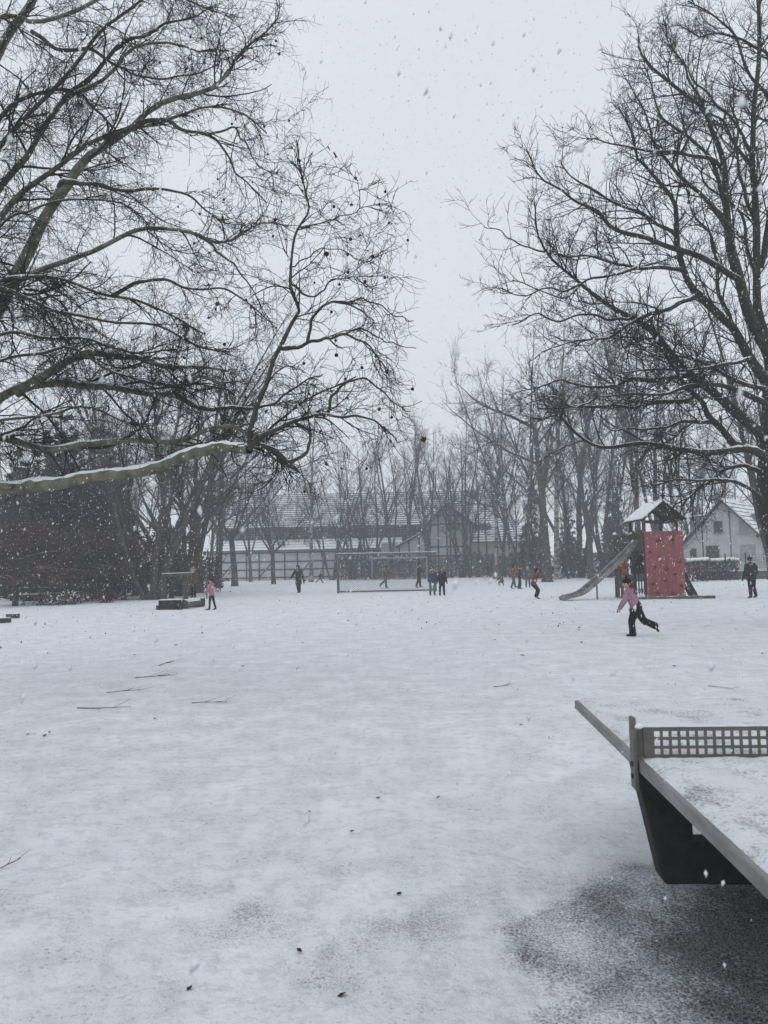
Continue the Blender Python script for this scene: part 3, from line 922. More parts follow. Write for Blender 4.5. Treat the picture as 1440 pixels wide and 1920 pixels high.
LB = 'trees along the left side of the yard'
CB = 'trees in front of the long barn'
RB = 'trees along the right side of the yard'
far_tree('multi', 282, 42, 17.5, 'dark many-stemmed tree rising behind the wooden play frame, thickest on the left', .4, LB, wide=1.3)
far_tree('multi', 205, 47, 16, 'many-stemmed bare tree behind the dark conifers on the left', 1.9, LB)
far_tree('multi', 345, 47, 18.5, 'upright bare tree just right of the thick many-stemmed tree', 3.4, LB, 1, wide=1.3)
far_tree('spread', 372, 52, 18, 'bare tree whose trunk stands behind the child in the parka', 2.0, LB)
far_tree('crooked', 408, 64, 20, 'bare tree with dark trunk left of the half-timbered barn wall', .5, LB)
far_tree('spread', 440, 70, 17, 'wide bare tree with low fork in front of the barn left end', 4.1, LB, 1)
far_tree('spread', 513, 75, 13, 'low bare tree with short pale trunk in front of the timbered wall', 1.1, LB)
far_tree('birch', 583, 82, 21, 'tall pale birch with mottled trunk left of the goal', .2, CB)
far_tree('multi', 662, 92, 18, 'slender many-stemmed tree above the left goal post', 2.2, CB, 1)
far_tree('vase', 735, 92, 19.5, 'tall vase-shaped tree in the middle of the barn front', .3, CB)
far_tree('vase', 803, 93, 20, 'tall vase-shaped tree left of the timbered gable', 2.0, CB, 1)
far_tree('slim', 846, 90, 17, 'slim tree standing before the timbered gable', 0.7, CB)
far_tree('slim', 880, 88, 20, 'slim tall tree right beside the timbered gable', 2.7, CB)
far_tree('slim', 898, 92, 19, 'second slim tree right of the timbered gable', 4.4, CB, 1)
far_tree('slim', 915, 96, 17, 'third slim tree right of the timbered gable', 1.4, CB, 1)
far_tree('birch', 960, 84, 24, 'tall birch with hanging twigs over the barn right end', 3.0, CB, 1)
far_tree('slim', 968, 88, 15, 'slim tree close to the barn right corner', 5.5, CB)
far_tree('crooked', 1026, 62, 21, 'thick gnarled pale tree with flared foot right of the field', 2.2, RB, 1, wide=1.15)
far_tree('slim', 1066, 72, 15, 'slim leaning tree between gnarled tree and slide', 2.0, RB)
far_tree('vase', 1108, 68, 20, 'forked bare tree left of the play tower', .2, RB)
far_tree('vase', 1200, 58, 22, 'tall bare tree directly behind the play tower roof', 1.0, RB)
far_tree('vase', 1236, 64, 21, 'tall bare tree behind the red climbing wall', 3.3, RB, 1)
far_tree('multi', 1330, 84, 17, 'faint many-stemmed tree behind the white house', 2.1, RB, 1)
far_tree('multi', 1474, 36, 17, 'many-stemmed bare tree behind the big dark tree', 4.0, RB)
far_tree('multi', 1165, 90, 15, 'faint bare tree beside the small spruce', .8, RB)
far_tree('multi', 622, 91, 18, 'many-stemmed tree between the birch and the left goal post', .6, CB)
far_tree('multi', 698, 93, 19, 'many-stemmed tree above the far goal left post', 3.7, CB, 1)
far_tree('vase', 768, 96, 20, 'tall tree above the middle of the far goal', 4.4, CB)
far_tree('multi', 828, 97, 19, 'many-stemmed tree in front of the timbered gable', 5.2, CB)
far_tree('multi', 868, 91, 20, 'many-stemmed tree hiding the gable right slope', 1.5, CB, 1)
far_tree('vase', 945, 92, 20, 'tall tree before the beige barn wall', 2.4, CB)
far_tree('birch', 930, 78, 21, 'hazy birch left of the tall barn-end birch', 4.9, RB)
far_tree('multi', 992, 72, 24, 'fine-twigged tree just left of the gnarled tree', 1.2, RB)
far_tree('birch', 1046, 70, 25, 'birch with hanging twigs just right of the gnarled tree', .9, RB, 1)
far_tree('multi', 1085, 76, 26, 'many-stemmed tree left of the forked tree', 2.6, RB, 1)
far_tree('multi', 1140, 74, 25, 'many-stemmed tree right of the forked tree', 5.0, RB)
far_tree('birch', 1270, 66, 20, 'birch rising right of the play tower roof', 2.8, RB)
far_tree('vase', 1300, 78, 19, 'bare tree above the white house left eave', 1.9, RB)
far_tree('multi', 1385, 90, 19, 'hazy tree behind the white house ridge', 3.9, RB)
ORDINAL = ['first','second','third','fourth','fifth','sixth','seventh','eighth','ninth','tenth','eleventh','twelfth','thirteenth']
for i, (px, Y, H) in enumerate(((-45, 56, 15), (20, 62, 15), (95, 66, 15), (160, 60, 16), (250, 68, 16), (300, 60, 17), (395, 80, 16), (470, 90, 16), (545, 100, 15))):
    far_tree(('multi', 'spread', 'multi', 'vase')[i % 4], px, Y, H, 'bare grey tree in the hazy row behind the left trees, %s from the left' % ORDINAL[i], i * 1.3, 'hazy trees behind the left trees', i % 2)
for i, px in enumerate((430, 500, 560, 610, 690, 760, 830, 880, 940, 1000, 1060, 1110, 1280)):
    far_tree(('spread', 'multi', 'vase', 'crooked')[i % 4], px, 124 + (i * 37) % 14, 16.5 + (i * 53) % 5, 'hazy bare tree showing above the barn roof, %s from the left' % ORDINAL[i], i * 1.7, 'hazy trees behind the barn', i % 2)


# ---- foliage of small faces
def leaf_cloud(centers, size, name, mat, squash=0.5):
    n = len(centers)
    a = norm(rng.normal(0, 1, (n, 3)))
    b_ = norm(np.cross(a, rng.normal(0, 1, (n, 3))))
    s = (size * rng.uniform(.6, 1.4, n))[:, None]
    V = np.stack([centers - a * s, centers + b_ * s * squash, centers + a * s, centers - b_ * s * squash], 1)
    return np_mesh(name, V.reshape(-1, 3), np.arange(n * 4).reshape(-1, 4), mat=mat, smooth=False)


M['needle'] = plain('conifer_needles', (0.022, 0.028, 0.020), (0.010, 0.014, 0.011), 1.5, 0.9, snow=0.98, snoise=3)
M['needle_grey'] = plain('grey_spruce_needles', (0.040, 0.048, 0.040), (0.020, 0.026, 0.022), 1.5, 0.9, snow=0.9, snoise=2)
M['beech_leaf'] = plain('withered_beech_leaves', (0.118, 0.056, 0.032), (0.044, 0.026, 0.018), 1.3, 0.9, snow=1.1, snoise=6)
M['hedge_leaf'] = plain('hedge_leaves', (0.050, 0.052, 0.040), (0.024, 0.026, 0.022), 1.0, 0.9, snow=1.02, snoise=2)
M['hedge_brown'] = plain('brown_hedge_leaves', (0.095, 0.060, 0.040), (0.045, 0.032, 0.024), 1.0, 0.9, snow=1.05, snoise=2)
M['ivy'] = plain('ivy_leaves', (0.050, 0.055, 0.034), (0.026, 0.030, 0.020), 1.5, 0.9)


def conifer(px, Y, H, W, label, mat, n_br=420, seed=0):
    nn = 36000 if Y < 60 else 15000
    root = empty('conifer_tree', GX(px, Y), seed, label, 'tree')
    st = np.zeros((1, 12, 3))
    st[0, :, 2] = np.linspace(-.1, H * .98, 12)
    sr = (np.linspace(.22, .03, 12) * H / 11)[None]
    h = 1 - np.sqrt(rng.random(n_br)) * .96
    z = H * h * .98 + .3
    a = rng.uniform(0, 2 * math.pi, n_br)
    ln = W * (1 - h) ** .75 * rng.uniform(.55, 1.1, n_br) + .25
    p0 = np.stack([np.zeros(n_br), np.zeros(n_br), z], 1)
    d0 = np.stack([np.cos(a), np.sin(a), rng.uniform(-.25, .25, n_br)], 1)
    br = walk(p0, d0, ln, 7, .06, (0, 0, -.35))
    rr = np.maximum(.02 * ln[:, None] * np.linspace(1, .2, 7)[None], .006)
    tw, tr = children(br, rr, 2.4, ratio_len(.2, .5, .5), (.5, 1.0), 4, .1, (0, 0, -.5), t0=.15, rmin=.006)
    ii = rng.integers(0, len(tw), nn)
    tt = rng.random(nn)
    c, _, _ = sample(tw, tr, ii, tt)
    c += rng.normal(0, .05, c.shape)
    link('trunk', tubes_mesh('conifer_trunk', [(st, sr, 8)], M['bark_far']), root)
    link('branches', tubes_mesh('conifer_branches', [(br, rr, 4), (tw, tr, 3)], M['bark_far_twig']), root)
    link('needles', leaf_cloud(c, .18 * H / 11, 'needles', mat, .28), root)
    return root


conifer(112, 46, 11.8, 3.4, 'broad dark conifer at the far left edge', M['needle'], 480, .3)
conifer(192, 50, 11.6, 2.8, 'narrower dark conifer right of the broad one', M['needle'], 420, 1.3)
conifer(30, 52, 10.5, 2.6, 'dark conifer partly hidden behind the left edge conifer', M['needle'], 420, 2.3)
conifer(1155, 80, 11.0, 1.7, 'small grey spruce left of the play tower', M['needle_grey'], 300, .8)


def leafy_tree(px, Y, z0, z1, W, label, mat, n=6500, name='beech_tree', size=.075, trunk_h=None):
    root = empty(name, GX(px, Y), 0, label, 'tree', 'trees holding withered leaves')
    N = 12
    H = z1
    st = walk(np.array([[0, 0, -.1]]), np.array([[.02, .02, 1.0]]), np.array([H * .9]), N, .03, (0, 0, .1))
    sr = (np.linspace(.16, .04, N))[None]
    nb = 110
    h = rng.random(nb)
    p0, _, _ = sample(st, sr, np.zeros(nb, int), np.clip((z0 * .8 + (z1 - z0) * h * .9) / H, 0, .98))
    a = rng.uniform(0, 2 * math.pi, nb)
    d0 = np.stack([np.cos(a), np.sin(a), rng.uniform(-.1, .35, nb)], 1)
    ln = W * rng.uniform(.5, 1.05, nb) * (1.05 - .5 * h)
    br = walk(p0, d0, ln, 9, .10, (0, 0, -.3))
    rr = np.maximum(.016 * ln[:, None] * np.linspace(1, .25, 9)[None], .008)
    tw, tr = children(br, rr, 3.2, abs_len(.4, 1.1), (.4, 1.1), 5, .15, (0, 0, -.4), t0=.15, rmin=.006)
    ii = rng.integers(0, len(tw), n)
    c, _, _ = sample(tw, tr, ii, rng.random(n) ** .7)
    c += rng.normal(0, .06, c.shape)
    link('trunk', tubes_mesh('beech_trunk', [(st, sr, 8)], M['bark_far']), root)
    link('branches', tubes_mesh('beech_branches', [(br, rr, 4), (tw, tr, 3)], M['bark_far_twig']), root)
    link('leaves', leaf_cloud(c, size, 'withered_leaves', mat, .6), root)
    return root


leafy_tree(28, 38, 2.0, 5.4, 3.0, 'low tree full of withered brown leaves at the left edge', M['beech_leaf'])
leafy_tree(130, 41, 2.0, 4.9, 2.9, 'low tree with withered brown leaves above the picnic table', M['beech_leaf'])
leafy_tree(232, 43, 1.6, 4.4, 2.6, 'low brown-leaved tree left of the thick many-stemmed tree', M['beech_leaf'], 5500)
leafy_tree(322, 44, 1.6, 5.2, 2.3, 'low brown-leaved tree right of the thick many-stemmed tree', M['beech_leaf'], 4200)


def hedge(a, b, h, depth, label, mat, name='hedge', n_per_m=650, size=.08, snow=False, cat='hedge', ragged=.25):
    """clipped or straggly hedge between two ground points"""
    a, b = Vector(a), Vector(b)
    d = b - a
    Ln = d.length
    root = empty(name, a, math.atan2(d.y, d.x), label, cat)
    n = int(Ln * n_per_m)
    x = rng.uniform(0, Ln, n)
    hh = h * (1 - ragged + ragged * 2 * (vnoise(x, x * 0, 1.1, 5) * .6 + vnoise(x, x * 0, .35, 6) * .4))
    z = hh * rng.random(n) ** .75
    y = rng.normal(0, depth * .3, n)
    c = np.stack([x, y, z], 1)
    ns = int(Ln * 9)
    sx = rng.uniform(0, Ln, ns)
    p0 = np.stack([sx, rng.normal(0, depth * .2, ns), np.full(ns, -.05)], 1)
    hs_ = h * (1 - ragged + ragged * 2 * vnoise(sx, sx * 0, 1.1, 5)) * rng.uniform(.7, 1.15, ns)
    stm = walk(p0, np.stack([rng.normal(0, .25, ns), rng.normal(0, .2, ns), np.ones(ns)], 1), hs_, 7, .10, (0, 0, .1))
    rr = np.maximum(np.linspace(.02, .006, 7)[None].repeat(ns, 0), .006)
    tw, tr = children(stm, rr, 3.5, abs_len(.25, .7), (.4, 1.0), 5, .12, (0, 0, .3), t0=.1, rmin=.006)
    link('stems', tubes_mesh('hedge_stems', [(stm, rr, 4), (tw, tr, 3)], M['bark_far_twig']), root)
    link('leaves', leaf_cloud(c, size, 'hedge_leaves', mat, .6), root)
    if snow:
        m = max(6, int(Ln / .25))
        xs_ = np.linspace(0, Ln, m)
        top = h * (1 - ragged + ragged * 2 * (vnoise(xs_, xs_ * 0, 1.1, 5) * .6 + vnoise(xs_, xs_ * 0, .35, 6) * .4))
        pts = np.stack([xs_, xs_ * 0, top - .05], 1)
        V, Q = tube_batch(pts[None], np.full((1, m), depth * .42), 8)
        V[:, 2] = top.repeat(8) - .03 + (V[:, 2] - (top - .05).repeat(8)) * .28
        link('snow', np_mesh('hedge_snow', V, Q, mat=M['snow']), root)
    return root


hedge(GX(640, 89), GX(770, 88), 2.5, 1.6, 'straggly dark hedge behind the left half of the goals', M['hedge_leaf'], ragged=.22)
hedge(GX(770, 88), GX(905, 88), 2.6, 1.6, 'straggly dark hedge behind the right half of the goals', M['hedge_leaf'], ragged=.22)
hedge(GX(905, 88), GX(1010, 80), 2.4, 1.5, 'straggly hedge in front of the beige barn wall', M['hedge_leaf'], ragged=.25)
hedge(GX(1040, 78), GX(1150, 72), 2.3, 1.2, 'dark hedge between gnarled tree and play tower', M['hedge_leaf'], ragged=.12)
hedge(GX(1284, 55), GX(1328, 55), 1.55, 1.2, 'brown clipped hedge beside the play ladder, snow on top', M['hedge_brown'], snow=True, ragged=.06)
hedge(GX(1329, 57), GX(1382, 57), 1.5, 1.3, 'dark clipped hedge in front of the white house, snow on top', M['hedge_leaf'], snow=True, ragged=.06)
hedge(GX(150, 48), GX(262, 48), 3.6, 2.2, 'tall dark evergreen bushes behind the brown-leaved trees', M['needle'], n_per_m=900, size=.09, cat='bush', name='evergreen_bush', ragged=.3)
hedge(GX(285, 50), GX(405, 54), 2.6, 2.0, 'dark evergreen bushes behind the wooden play frame', M['needle'], n_per_m=700, size=.09, cat='bush', name='evergreen_bush', ragged=.3)
conifer(1000, 77, 8.4, 2.0, 'ivy-green evergreen left of the gnarled tree', M['ivy'], 300, 1.9)
conifer(1070, 84, 7.5, 1.9, 'hazy evergreen between slim tree and forked tree', M['ivy'], 300, 2.9)



def shrub(px, py, h, w, label, mat, n=700, snowy=True):
    p = G(px, py)
    root = empty('low_shrub', p, rng.uniform(0, 6), label, 'shrub', 'low shrubs at the left edge of the snow')
    ns = 46
    a = rng.uniform(0, 6.28, ns)
    k = rng.uniform(.1, 1.0, ns)
    p0 = np.stack([rng.normal(0, w * .35, ns), rng.normal(0, w * .3, ns), np.full(ns, -.03)], 1)
    stm = walk(p0, np.stack([k * np.cos(a), k * np.sin(a), np.ones(ns)], 1), h * rng.uniform(.5, 1.15, ns), 7, .12, (0, 0, -.2))
    rr = np.maximum(np.linspace(.011, .004, 7)[None].repeat(ns, 0), .004)
    tw, tr = children(stm, rr, 5, abs_len(.12, .4), (.4, 1.0), 5, .14, (0, 0, 0), t0=.2, rmin=.004)
    c, _, _ = sample(tw, tr, rng.integers(0, len(tw), n), rng.random(n))
    link('stems', tubes_mesh('shrub_stems', [(stm, rr, 4), (tw, tr, 3)], M['bark_far_twig']), root)
    link('leaves', leaf_cloud(c, .075, 'shrub_leaves', mat, .6), root)
    return root


M['shrub_leaf'] = plain('withered_shrub_leaves', (0.070, 0.034, 0.028), (0.034, 0.022, 0.019), 4, 0.9, snow=0.25, snoise=5)
M['shrub_red'] = plain('dark_red_shrub_leaves', (0.075, 0.022, 0.024), (0.035, 0.016, 0.016), 4, 0.9, snow=0.95, snoise=5)
for px, py, h, w, lb in ((72, 1118, .75, .8, 'leafy low shrub with snow on it, left of the tall stemmed shrub'), (104, 1122, 1.15, .7, 'tall-stemmed brown shrub in front of the picnic table'),
                         (128, 1133, .55, .9, 'snow-flecked low shrub nearest the open snow'), (92, 1134, .5, .8, 'snow-flecked low shrub at the very front left'),
                         (152, 1128, .5, .7, 'snow-flecked low shrub right of the front ones'), (168, 1112, .5, .9, 'low shrub further back towards the dark bushes'),
                         (240, 1108, .6, .9, 'snow-covered low shrub between red shrub and play frame'), (325, 1112, .6, .8, 'low shrub seen through the wooden play frame')):
    shrub(px, py, h, w, lb, M['shrub_leaf'])
shrub(198, 1130, .7, .5, 'dark red spiky low shrub standing alone', M['shrub_red'])


# ------------------------------------------------------------------ buildings
def roof_snow(name, tint, scale=1.0, cover=0.5, stretch=(0.35, 0.35, 2.0)):
    m, n, b = new_mat(name)
    nz = noise_node(n, 2.2 * scale, 5, 'Object', 0.65, stretch)
    f = ramp(n, nz.outputs['Fac'], cover - .06, cover + .06).outputs[0]
    n.links.new(mixc(n, f, tint, SNOWC), b.inputs['Base Color'])
    b.inputs['Roughness'].default_value = .9
    return m


M['tile_snow'] = roof_snow('snowy_roof_tiles', (0.10, 0.085, 0.08), 1.0, 0.40)
M['sheet_snow'] = roof_snow('snowy_roof_sheet', (0.14, 0.14, 0.14), 1.0, 0.34)


def courses(parent, name, a, b, c, d, n, mat, thick=.10, lift=.07):
    """tile courses as overlapping boards; a-b eaves line, d-c ridge line (world points); one mesh per course, shared look"""
    a, b, c, d = map(Vector, (a, b, c, d))
    nrm = (b - a).cross(d - a).normalized()
    if nrm.z < 0: nrm = -nrm
    for i in range(n):
        t0, t1 = i / n, min(1.0, (i + 1.12) / n)
        p = [a.lerp(d, t0), b.lerp(c, t0), b.lerp(c, t1), a.lerp(d, t1)]
        up = [nrm * (lift + thick), nrm * (lift + thick), nrm * (thick * .25), nrm * (thick * .25)]
        dn = [nrm * lift, nrm * lift, Vector(), Vector()]
        V = [p[k] + up[k] for k in range(4)] + [p[k] + dn[k] for k in range(4)]
        Q = [(0, 1, 2, 3), (7, 6, 5, 4), (0, 4, 5, 1), (1, 5, 6, 2), (2, 6, 7, 3), (3, 7, 4, 0)]
        me = bpy.data.meshes.new(name)
        me.from_pydata([tuple(v) for v in V], [], Q)
        me.materials.append(mat)
        me.materials.append(M['roof_dark'])
        me.polygons[2].material_index = 1
        o = link(name, me, parent)
        o.matrix_parent_inverse = parent.matrix_world.inverted() if False else Matrix.Translation(parent.location).inverted()


def world_child(o, parent):
    o.parent = parent
    o.matrix_parent_inverse = Matrix.Translation(parent.location).inverted()
    return o


def zat(py, Y, px=720):
    return P(px, py, Y).z


def xat(px, Y):
    return GX(px, Y).x


barn = empty('timbered_barn', (xat(700, 98), 98, 0), 0, 'long half-timbered barn with snowy tiled roof behind the far goal', 'building')
bx0, bx1, bxr = xat(395, 100), xat(752, 98), xat(985, 100)
z_e1, z_w0, z_l0 = zat(985, 102), zat(1008, 102), zat(1027, 98)
z_ridge = zat(922, 109)
w = MB()
w.box((bx1 - bx0, 9, z_l0), ((bx0 + bx1) / 2, 98 + 4.5, z_l0 / 2))
world_child(w.build('wall', M['plaster']), barn)
w = MB()
w.box((bxr - bx0 - .6, 13, z_e1), ((bx0 + bxr) / 2, 102.2 + 6.5, z_e1 / 2))
world_child(w.build('wall', M['roof_dark']), barn)
w = MB()
w.box((bxr - xat(872, 99), 6, zat(1021, 99) - .05), ((bxr + xat(872, 99)) / 2, 99 + 3, zat(1021, 99) / 2))
world_child(w.build('wall', M['plaster_beige']), barn)
courses(barn, 'tile_course', (bx0 - .5, 101.6, z_e1 - .1), (xat(880, 101.6), 101.6, z_e1 - .1), (bxr - .8, 109, z_ridge), (bx0 - .5, 109, z_ridge), 17, M['tile_snow'])
zr0 = zat(1021, 98.4)
courses(barn, 'tile_course', (xat(872, 98.4), 98.4, zr0), (bxr + .2, 98.4, zr0), (bxr - 2.3, 108.5, z_ridge), (xat(850, 98.4), 108.5, z_ridge), 24, M['tile_snow'])
courses(barn, 'roof_sheet', (bx0 - .4, 97.6, z_l0 - .05), (bx1 + .3, 97.6, z_l0 - .05), (bx1 + .3, 102.1, z_w0), (bx0 - .4, 102.1, z_w0), 4, M['sheet_snow'], .05, .02)
world_child(MB().box((bx1 - bx0 + .7, .16, .18), ((bx0 + bx1) / 2 - .05, 97.52, z_l0 - .12)).build('gutter', M['metal_grey']), barn)
world_child(MB().box((xat(880, 101.6) - bx0 + .4, .16, .2), ((xat(880, 101.6) + bx0) / 2, 101.52, z_e1 - .15)).build('gutter', M['metal_grey']), barn)
# clerestory windows
x = bx0 + .8
i = 0
while x < xat(800, 102) - 2:
    wd = (2.6, 3.2, 2.9)[i % 3]
    hgt = z_e1 - z_w0 - .35
    zc = (z_e1 + z_w0) / 2
    fr = world_child(MB().box((wd, .10, hgt), (x + wd / 2, 102.16, zc)).build('window', M['glass']), barn)
    mt = MB()
    for k in range(1, 8): mt.box((.05, .05, hgt), (x + wd * k / 8, 102.09, zc))
    for k in range(1, 4): mt.box((wd, .046, .05), (x + wd / 2, 102.088, zc - hgt / 2 + hgt * k / 4))
    mo = mt.build('glazing_bars', M['metal_pale'], fr)
    x += wd + .35
    i += 1
# timber framing of the front wall
post_me = MB().box((.17, .10, z_l0 - .1), (0, 0, 0)).mesh('timber_post', M['timber'])
nx = 15
for k in range(nx + 1):
    xx = bx0 + .15 + (bx1 - bx0 - .3) * k / nx
    o = link('timber_post', post_me, barn)
    o.location = Vector((xx, 97.96, (z_l0 - .1) / 2)) - barn.location
for zz in (.35, 1.35, 2.35, z_l0 - .35):
    o = MB().box((bx1 - bx0, .09, .15), ((bx0 + bx1) / 2, 97.965, zz)).build('timber_rail', M['timber'])
    world_child(o, barn)
for k in (1, 4, 7, 10, 13):
    xx = bx0 + .15 + (bx1 - bx0 - .3) * k / nx
    o = MB().bar((xx, 97.97, .4), (xx + (bx1 - bx0) / nx, 97.97, 2.3), .12, .085, up=(0, 1, 0)).build('timber_brace', M['timber'])
    world_child(o, barn)
# dormer in the right roof
dx0, dx1 = xat(888, 100.5), xat(922, 100.5)
dz0, dz1 = zat(1004, 100.5), zat(984, 100.5)
dor = world_child(MB().box((dx1 - dx0, 3.2, dz1 - dz0), ((dx0 + dx1) / 2, 102.1, (dz0 + dz1) / 2)).build('dormer', M['timber']), barn)
for q in (.3, .72):
    MB().box((.7, .06, .75), (dx0 + (dx1 - dx0) * q, 100.46, (dz0 + dz1) / 2)).build('pane', M['glass'], dor)
MB().box((dx1 - dx0 + .4, 3.4, .14), ((dx0 + dx1) / 2, 101.9, dz1 + .1), (R(6), 0, 0)).build('dormer_roof', M['tile_snow'], dor)

# the gabled timbered wing
wing = empty('timbered_gable_house', (xat(838, 94), 94, 0), 0, 'small half-timbered gabled wing standing out from the barn front', 'building')
gx0, gx1, gxa = xat(806, 94), xat(886, 94), xat(840, 94)
gze, gza = zat(980, 94, 838), zat(944, 94, 838)
lx0 = xat(748, 94)
lz0, lz1 = zat(1022, 94, 790), zat(992, 94, 790)
w = MB()
w.prism([(gx0, 0), (gx1, 0), (gx1, gze - .1), (gxa, gza - .2), (gx0, gze - .1)], 94, 99.5)
world_child(w.build('wall', M['plaster']), wing)
w = MB()
w.prism([(lx0, 0), (gx0 - .01, 0), (gx0 - .01, lz1 - .1), (lx0, lz0 - .1)], 94.2, 98.9)
world_child(w.build('wall', M['plaster']), wing)
ovh = .35
sl_l = (gza - gze) / (gxa - gx0)
sl_r = (gza - gze) / (gx1 - gxa)
courses(wing, 'tile_course', (gx0 - ovh, 93.6, gze - ovh * sl_l), (gx0 - ovh, 103, gze - ovh * sl_l), (gxa, 103, gza), (gxa, 93.6, gza), 8, M['tile_snow'])
courses(wing, 'tile_course', (gx1 + ovh, 103, gze - ovh * sl_r), (gx1 + ovh, 93.6, gze - ovh * sl_r), (gxa, 93.6, gza), (gxa, 103, gza), 8, M['tile_snow'])
courses(wing, 'tile_course', (lx0 - .3, 93.8, lz0 - .1), (lx0 - .3, 98.8, lz0 - .1), (gx0, 98.8, lz1), (gx0, 93.8, lz1), 6, M['tile_snow'])


def beam(parent, a, b, wd=.18, nm='timber_beam', y=93.95, th=.09):
    o = MB().bar((a[0], y, a[1]), (b[0], y, b[1]), wd, th, up=(0, 1, 0)).build(nm, M['timber'])
    return world_child(o, parent)


beam(wing, (gx0 - .2, gze - .25), (gxa, gza - .12), .26, 'bargeboard', 93.55)
beam(wing, (gxa, gza - .12), (gx1 + .2, gze - .25), .26, 'bargeboard', 93.548)
for f in (0.02, .22, .42, .62, .80, .98):
    xx = gx0 + (gx1 - gx0) * f
    top = gze + min((xx - gx0) * sl_l, (gx1 - xx) * sl_r) - .25
    beam(wing, (xx, .1), (xx, top), .17, 'timber_post', 93.95 + f * .004)
for zz in (2.6, 3.7, gze - .2, gze + .9):
    e = max(0, zz - gze)
    beam(wing, (gx0 + e / sl_l + .05, zz), (gx1 - e / sl_r - .05, zz), .16, 'timber_rail', 93.972)
for f in (.03, .35, .68, .97):
    xx = lx0 + (gx0 - lx0) * f
    beam(wing, (xx, .1), (xx, lz0 + (lz1 - lz0) * f - .2), .16, 'timber_post', 94.15)
for zz in (1.9, 3.0):
    beam(wing, (lx0, zz), (gx0 - .05, zz), .15, 'timber_rail', 94.165)
beam(wing, (lx0 - .25, lz0 - .2), (gx0, lz1 - .1), .22, 'bargeboard', 93.75)
# pale box-like porch beside the wing
world_child(MB().box((xat(750, 95) - xat(718, 95), 2.2, zat(1018, 95)), ((xat(750, 95) + xat(718, 95)) / 2 - .1, 96.2, zat(1018, 95) / 2), bevel=.05).build('porch_box', M['plaster']), wing)

# the white gabled house on the right
HY = 72.0
hbase = GX(1362, HY)
ha = R(-40)
house = empty('white_house', hbase, ha, 'white rendered house with steep snowy gable roof behind the fence on the right', 'building')
hw, hz_e, hz_a, hd = 4.3, 2.5, 7.05, 11.0          # half width, eaves, apex, depth along local +y
w = MB()
w.prism([(-hw, -.1), (hw, -.1), (hw, hz_e), (0, hz_a - .15), (-hw, hz_e)], 0, hd)
w.build('wall', M['plaster'], house)
sl = (hz_a - hz_e) / hw


def hroof(sx):
    for i in range(12):
        t0, t1 = i / 12, min(1, (i + 1.12) / 12)
        e = .55
        xa, xb = sx * (hw + e) * (1 - t0), sx * (hw + e) * (1 - t1)
        za, zb = hz_a - abs(xa) * sl, hz_a - abs(xb) * sl
        V = [(xa, -.55, za + .20), (xa, hd + .4, za + .20), (xb, hd + .4, zb + .12), (xb, -.55, zb + .12),
             (xa, -.55, za + .02), (xa, hd + .4, za + .02), (xb, hd + .4, zb), (xb, -.55, zb)]
        me = bpy.data.meshes.new('tile_course')
        me.from_pydata(V, [], [(0, 1, 2, 3), (7, 6, 5, 4), (0, 4, 5, 1), (1, 5, 6, 2), (2, 6, 7, 3), (3, 7, 4, 0)])
        me.materials.append(M['tile_snow'])
        me.materials.append(M['roof_dark'])
        me.polygons[2].material_index = 1
        link('tile_course', me, house)
    MB().bar((sx * (hw + .6), -.6, hz_a - (hw + .6) * sl + .0), (0, -.6, hz_a - .02), .07, .30, up=(0, 1, 0)).build('bargeboard', M['timber'], house)
    o = MB().bar((sx * (hw + .5), -.26, hz_a - (hw + .5) * sl - .10), (0, -.26, hz_a - .12), .6, .08, up=(0, 0, 1)).build('soffit', M['timber'], house)


hroof(1)
hroof(-1)
MB().cyl((0, -.6, hz_a + .13), (0, hd + .4, hz_a + .13), .11, seg=8).build('ridge_cap', M['tile_snow'], house)
for (x, z, ww, wh, dark) in ((-.5, 4.55, .75, 1.05, 1), (1.75, 4.45, .85, 1.1, 0), (-1.1, 2.2, 1.15, 1.15, 1), (2.0, 2.15, 1.35, 1.35, 0), (-2.9, 1.95, .55, 1.2, 1), (3.7, 2.0, .9, 1.4, 0)):
    fr = MB().box((ww + .14, .06, wh + .14), (x, -.025, z)).build('window', M['plaster'] if not dark else M['metal_pale'], house)
    MB().box((ww, .05, wh), (x, -.045, z)).build('pane' if dark else 'roller_shutter', M['glass'] if dark else M['plaster_beige'] if False else M['metal_pale'], fr)
    MB().box((ww + .3, .16, .06), (x, -.08, z - wh / 2 - .1)).build('sill', M['metal_pale'], fr)
MB().cyl((.55, -.06, .2), (.55, -.06, 6.1), .05, seg=6).build('drainpipe', M['metal_grey'], house)
MB().box((.2, .14, .32), (2.9, -.05, 3.6), bevel=.03).build('wall_lamp', M['metal_dark'], house)
for sx, yy in ((1, 3.2), (-1, 1.6)):
    dr = MB().box((2.0, 2.6, 1.5), (sx * 2.6, yy + 1.3, 5.0)).build('dormer', M['metal_grey'], house)
    MB().box((2.3, 3.0, .12), (sx * 2.65, yy + 1.3, 5.82), (0, R(4) * sx, 0)).build('dormer_roof', M['sheet_snow'], dr)
    MB().box((.05, 1.6, .9), (sx * 3.62, yy + 1.3, 5.1)).build('pane', M['glass'], dr)

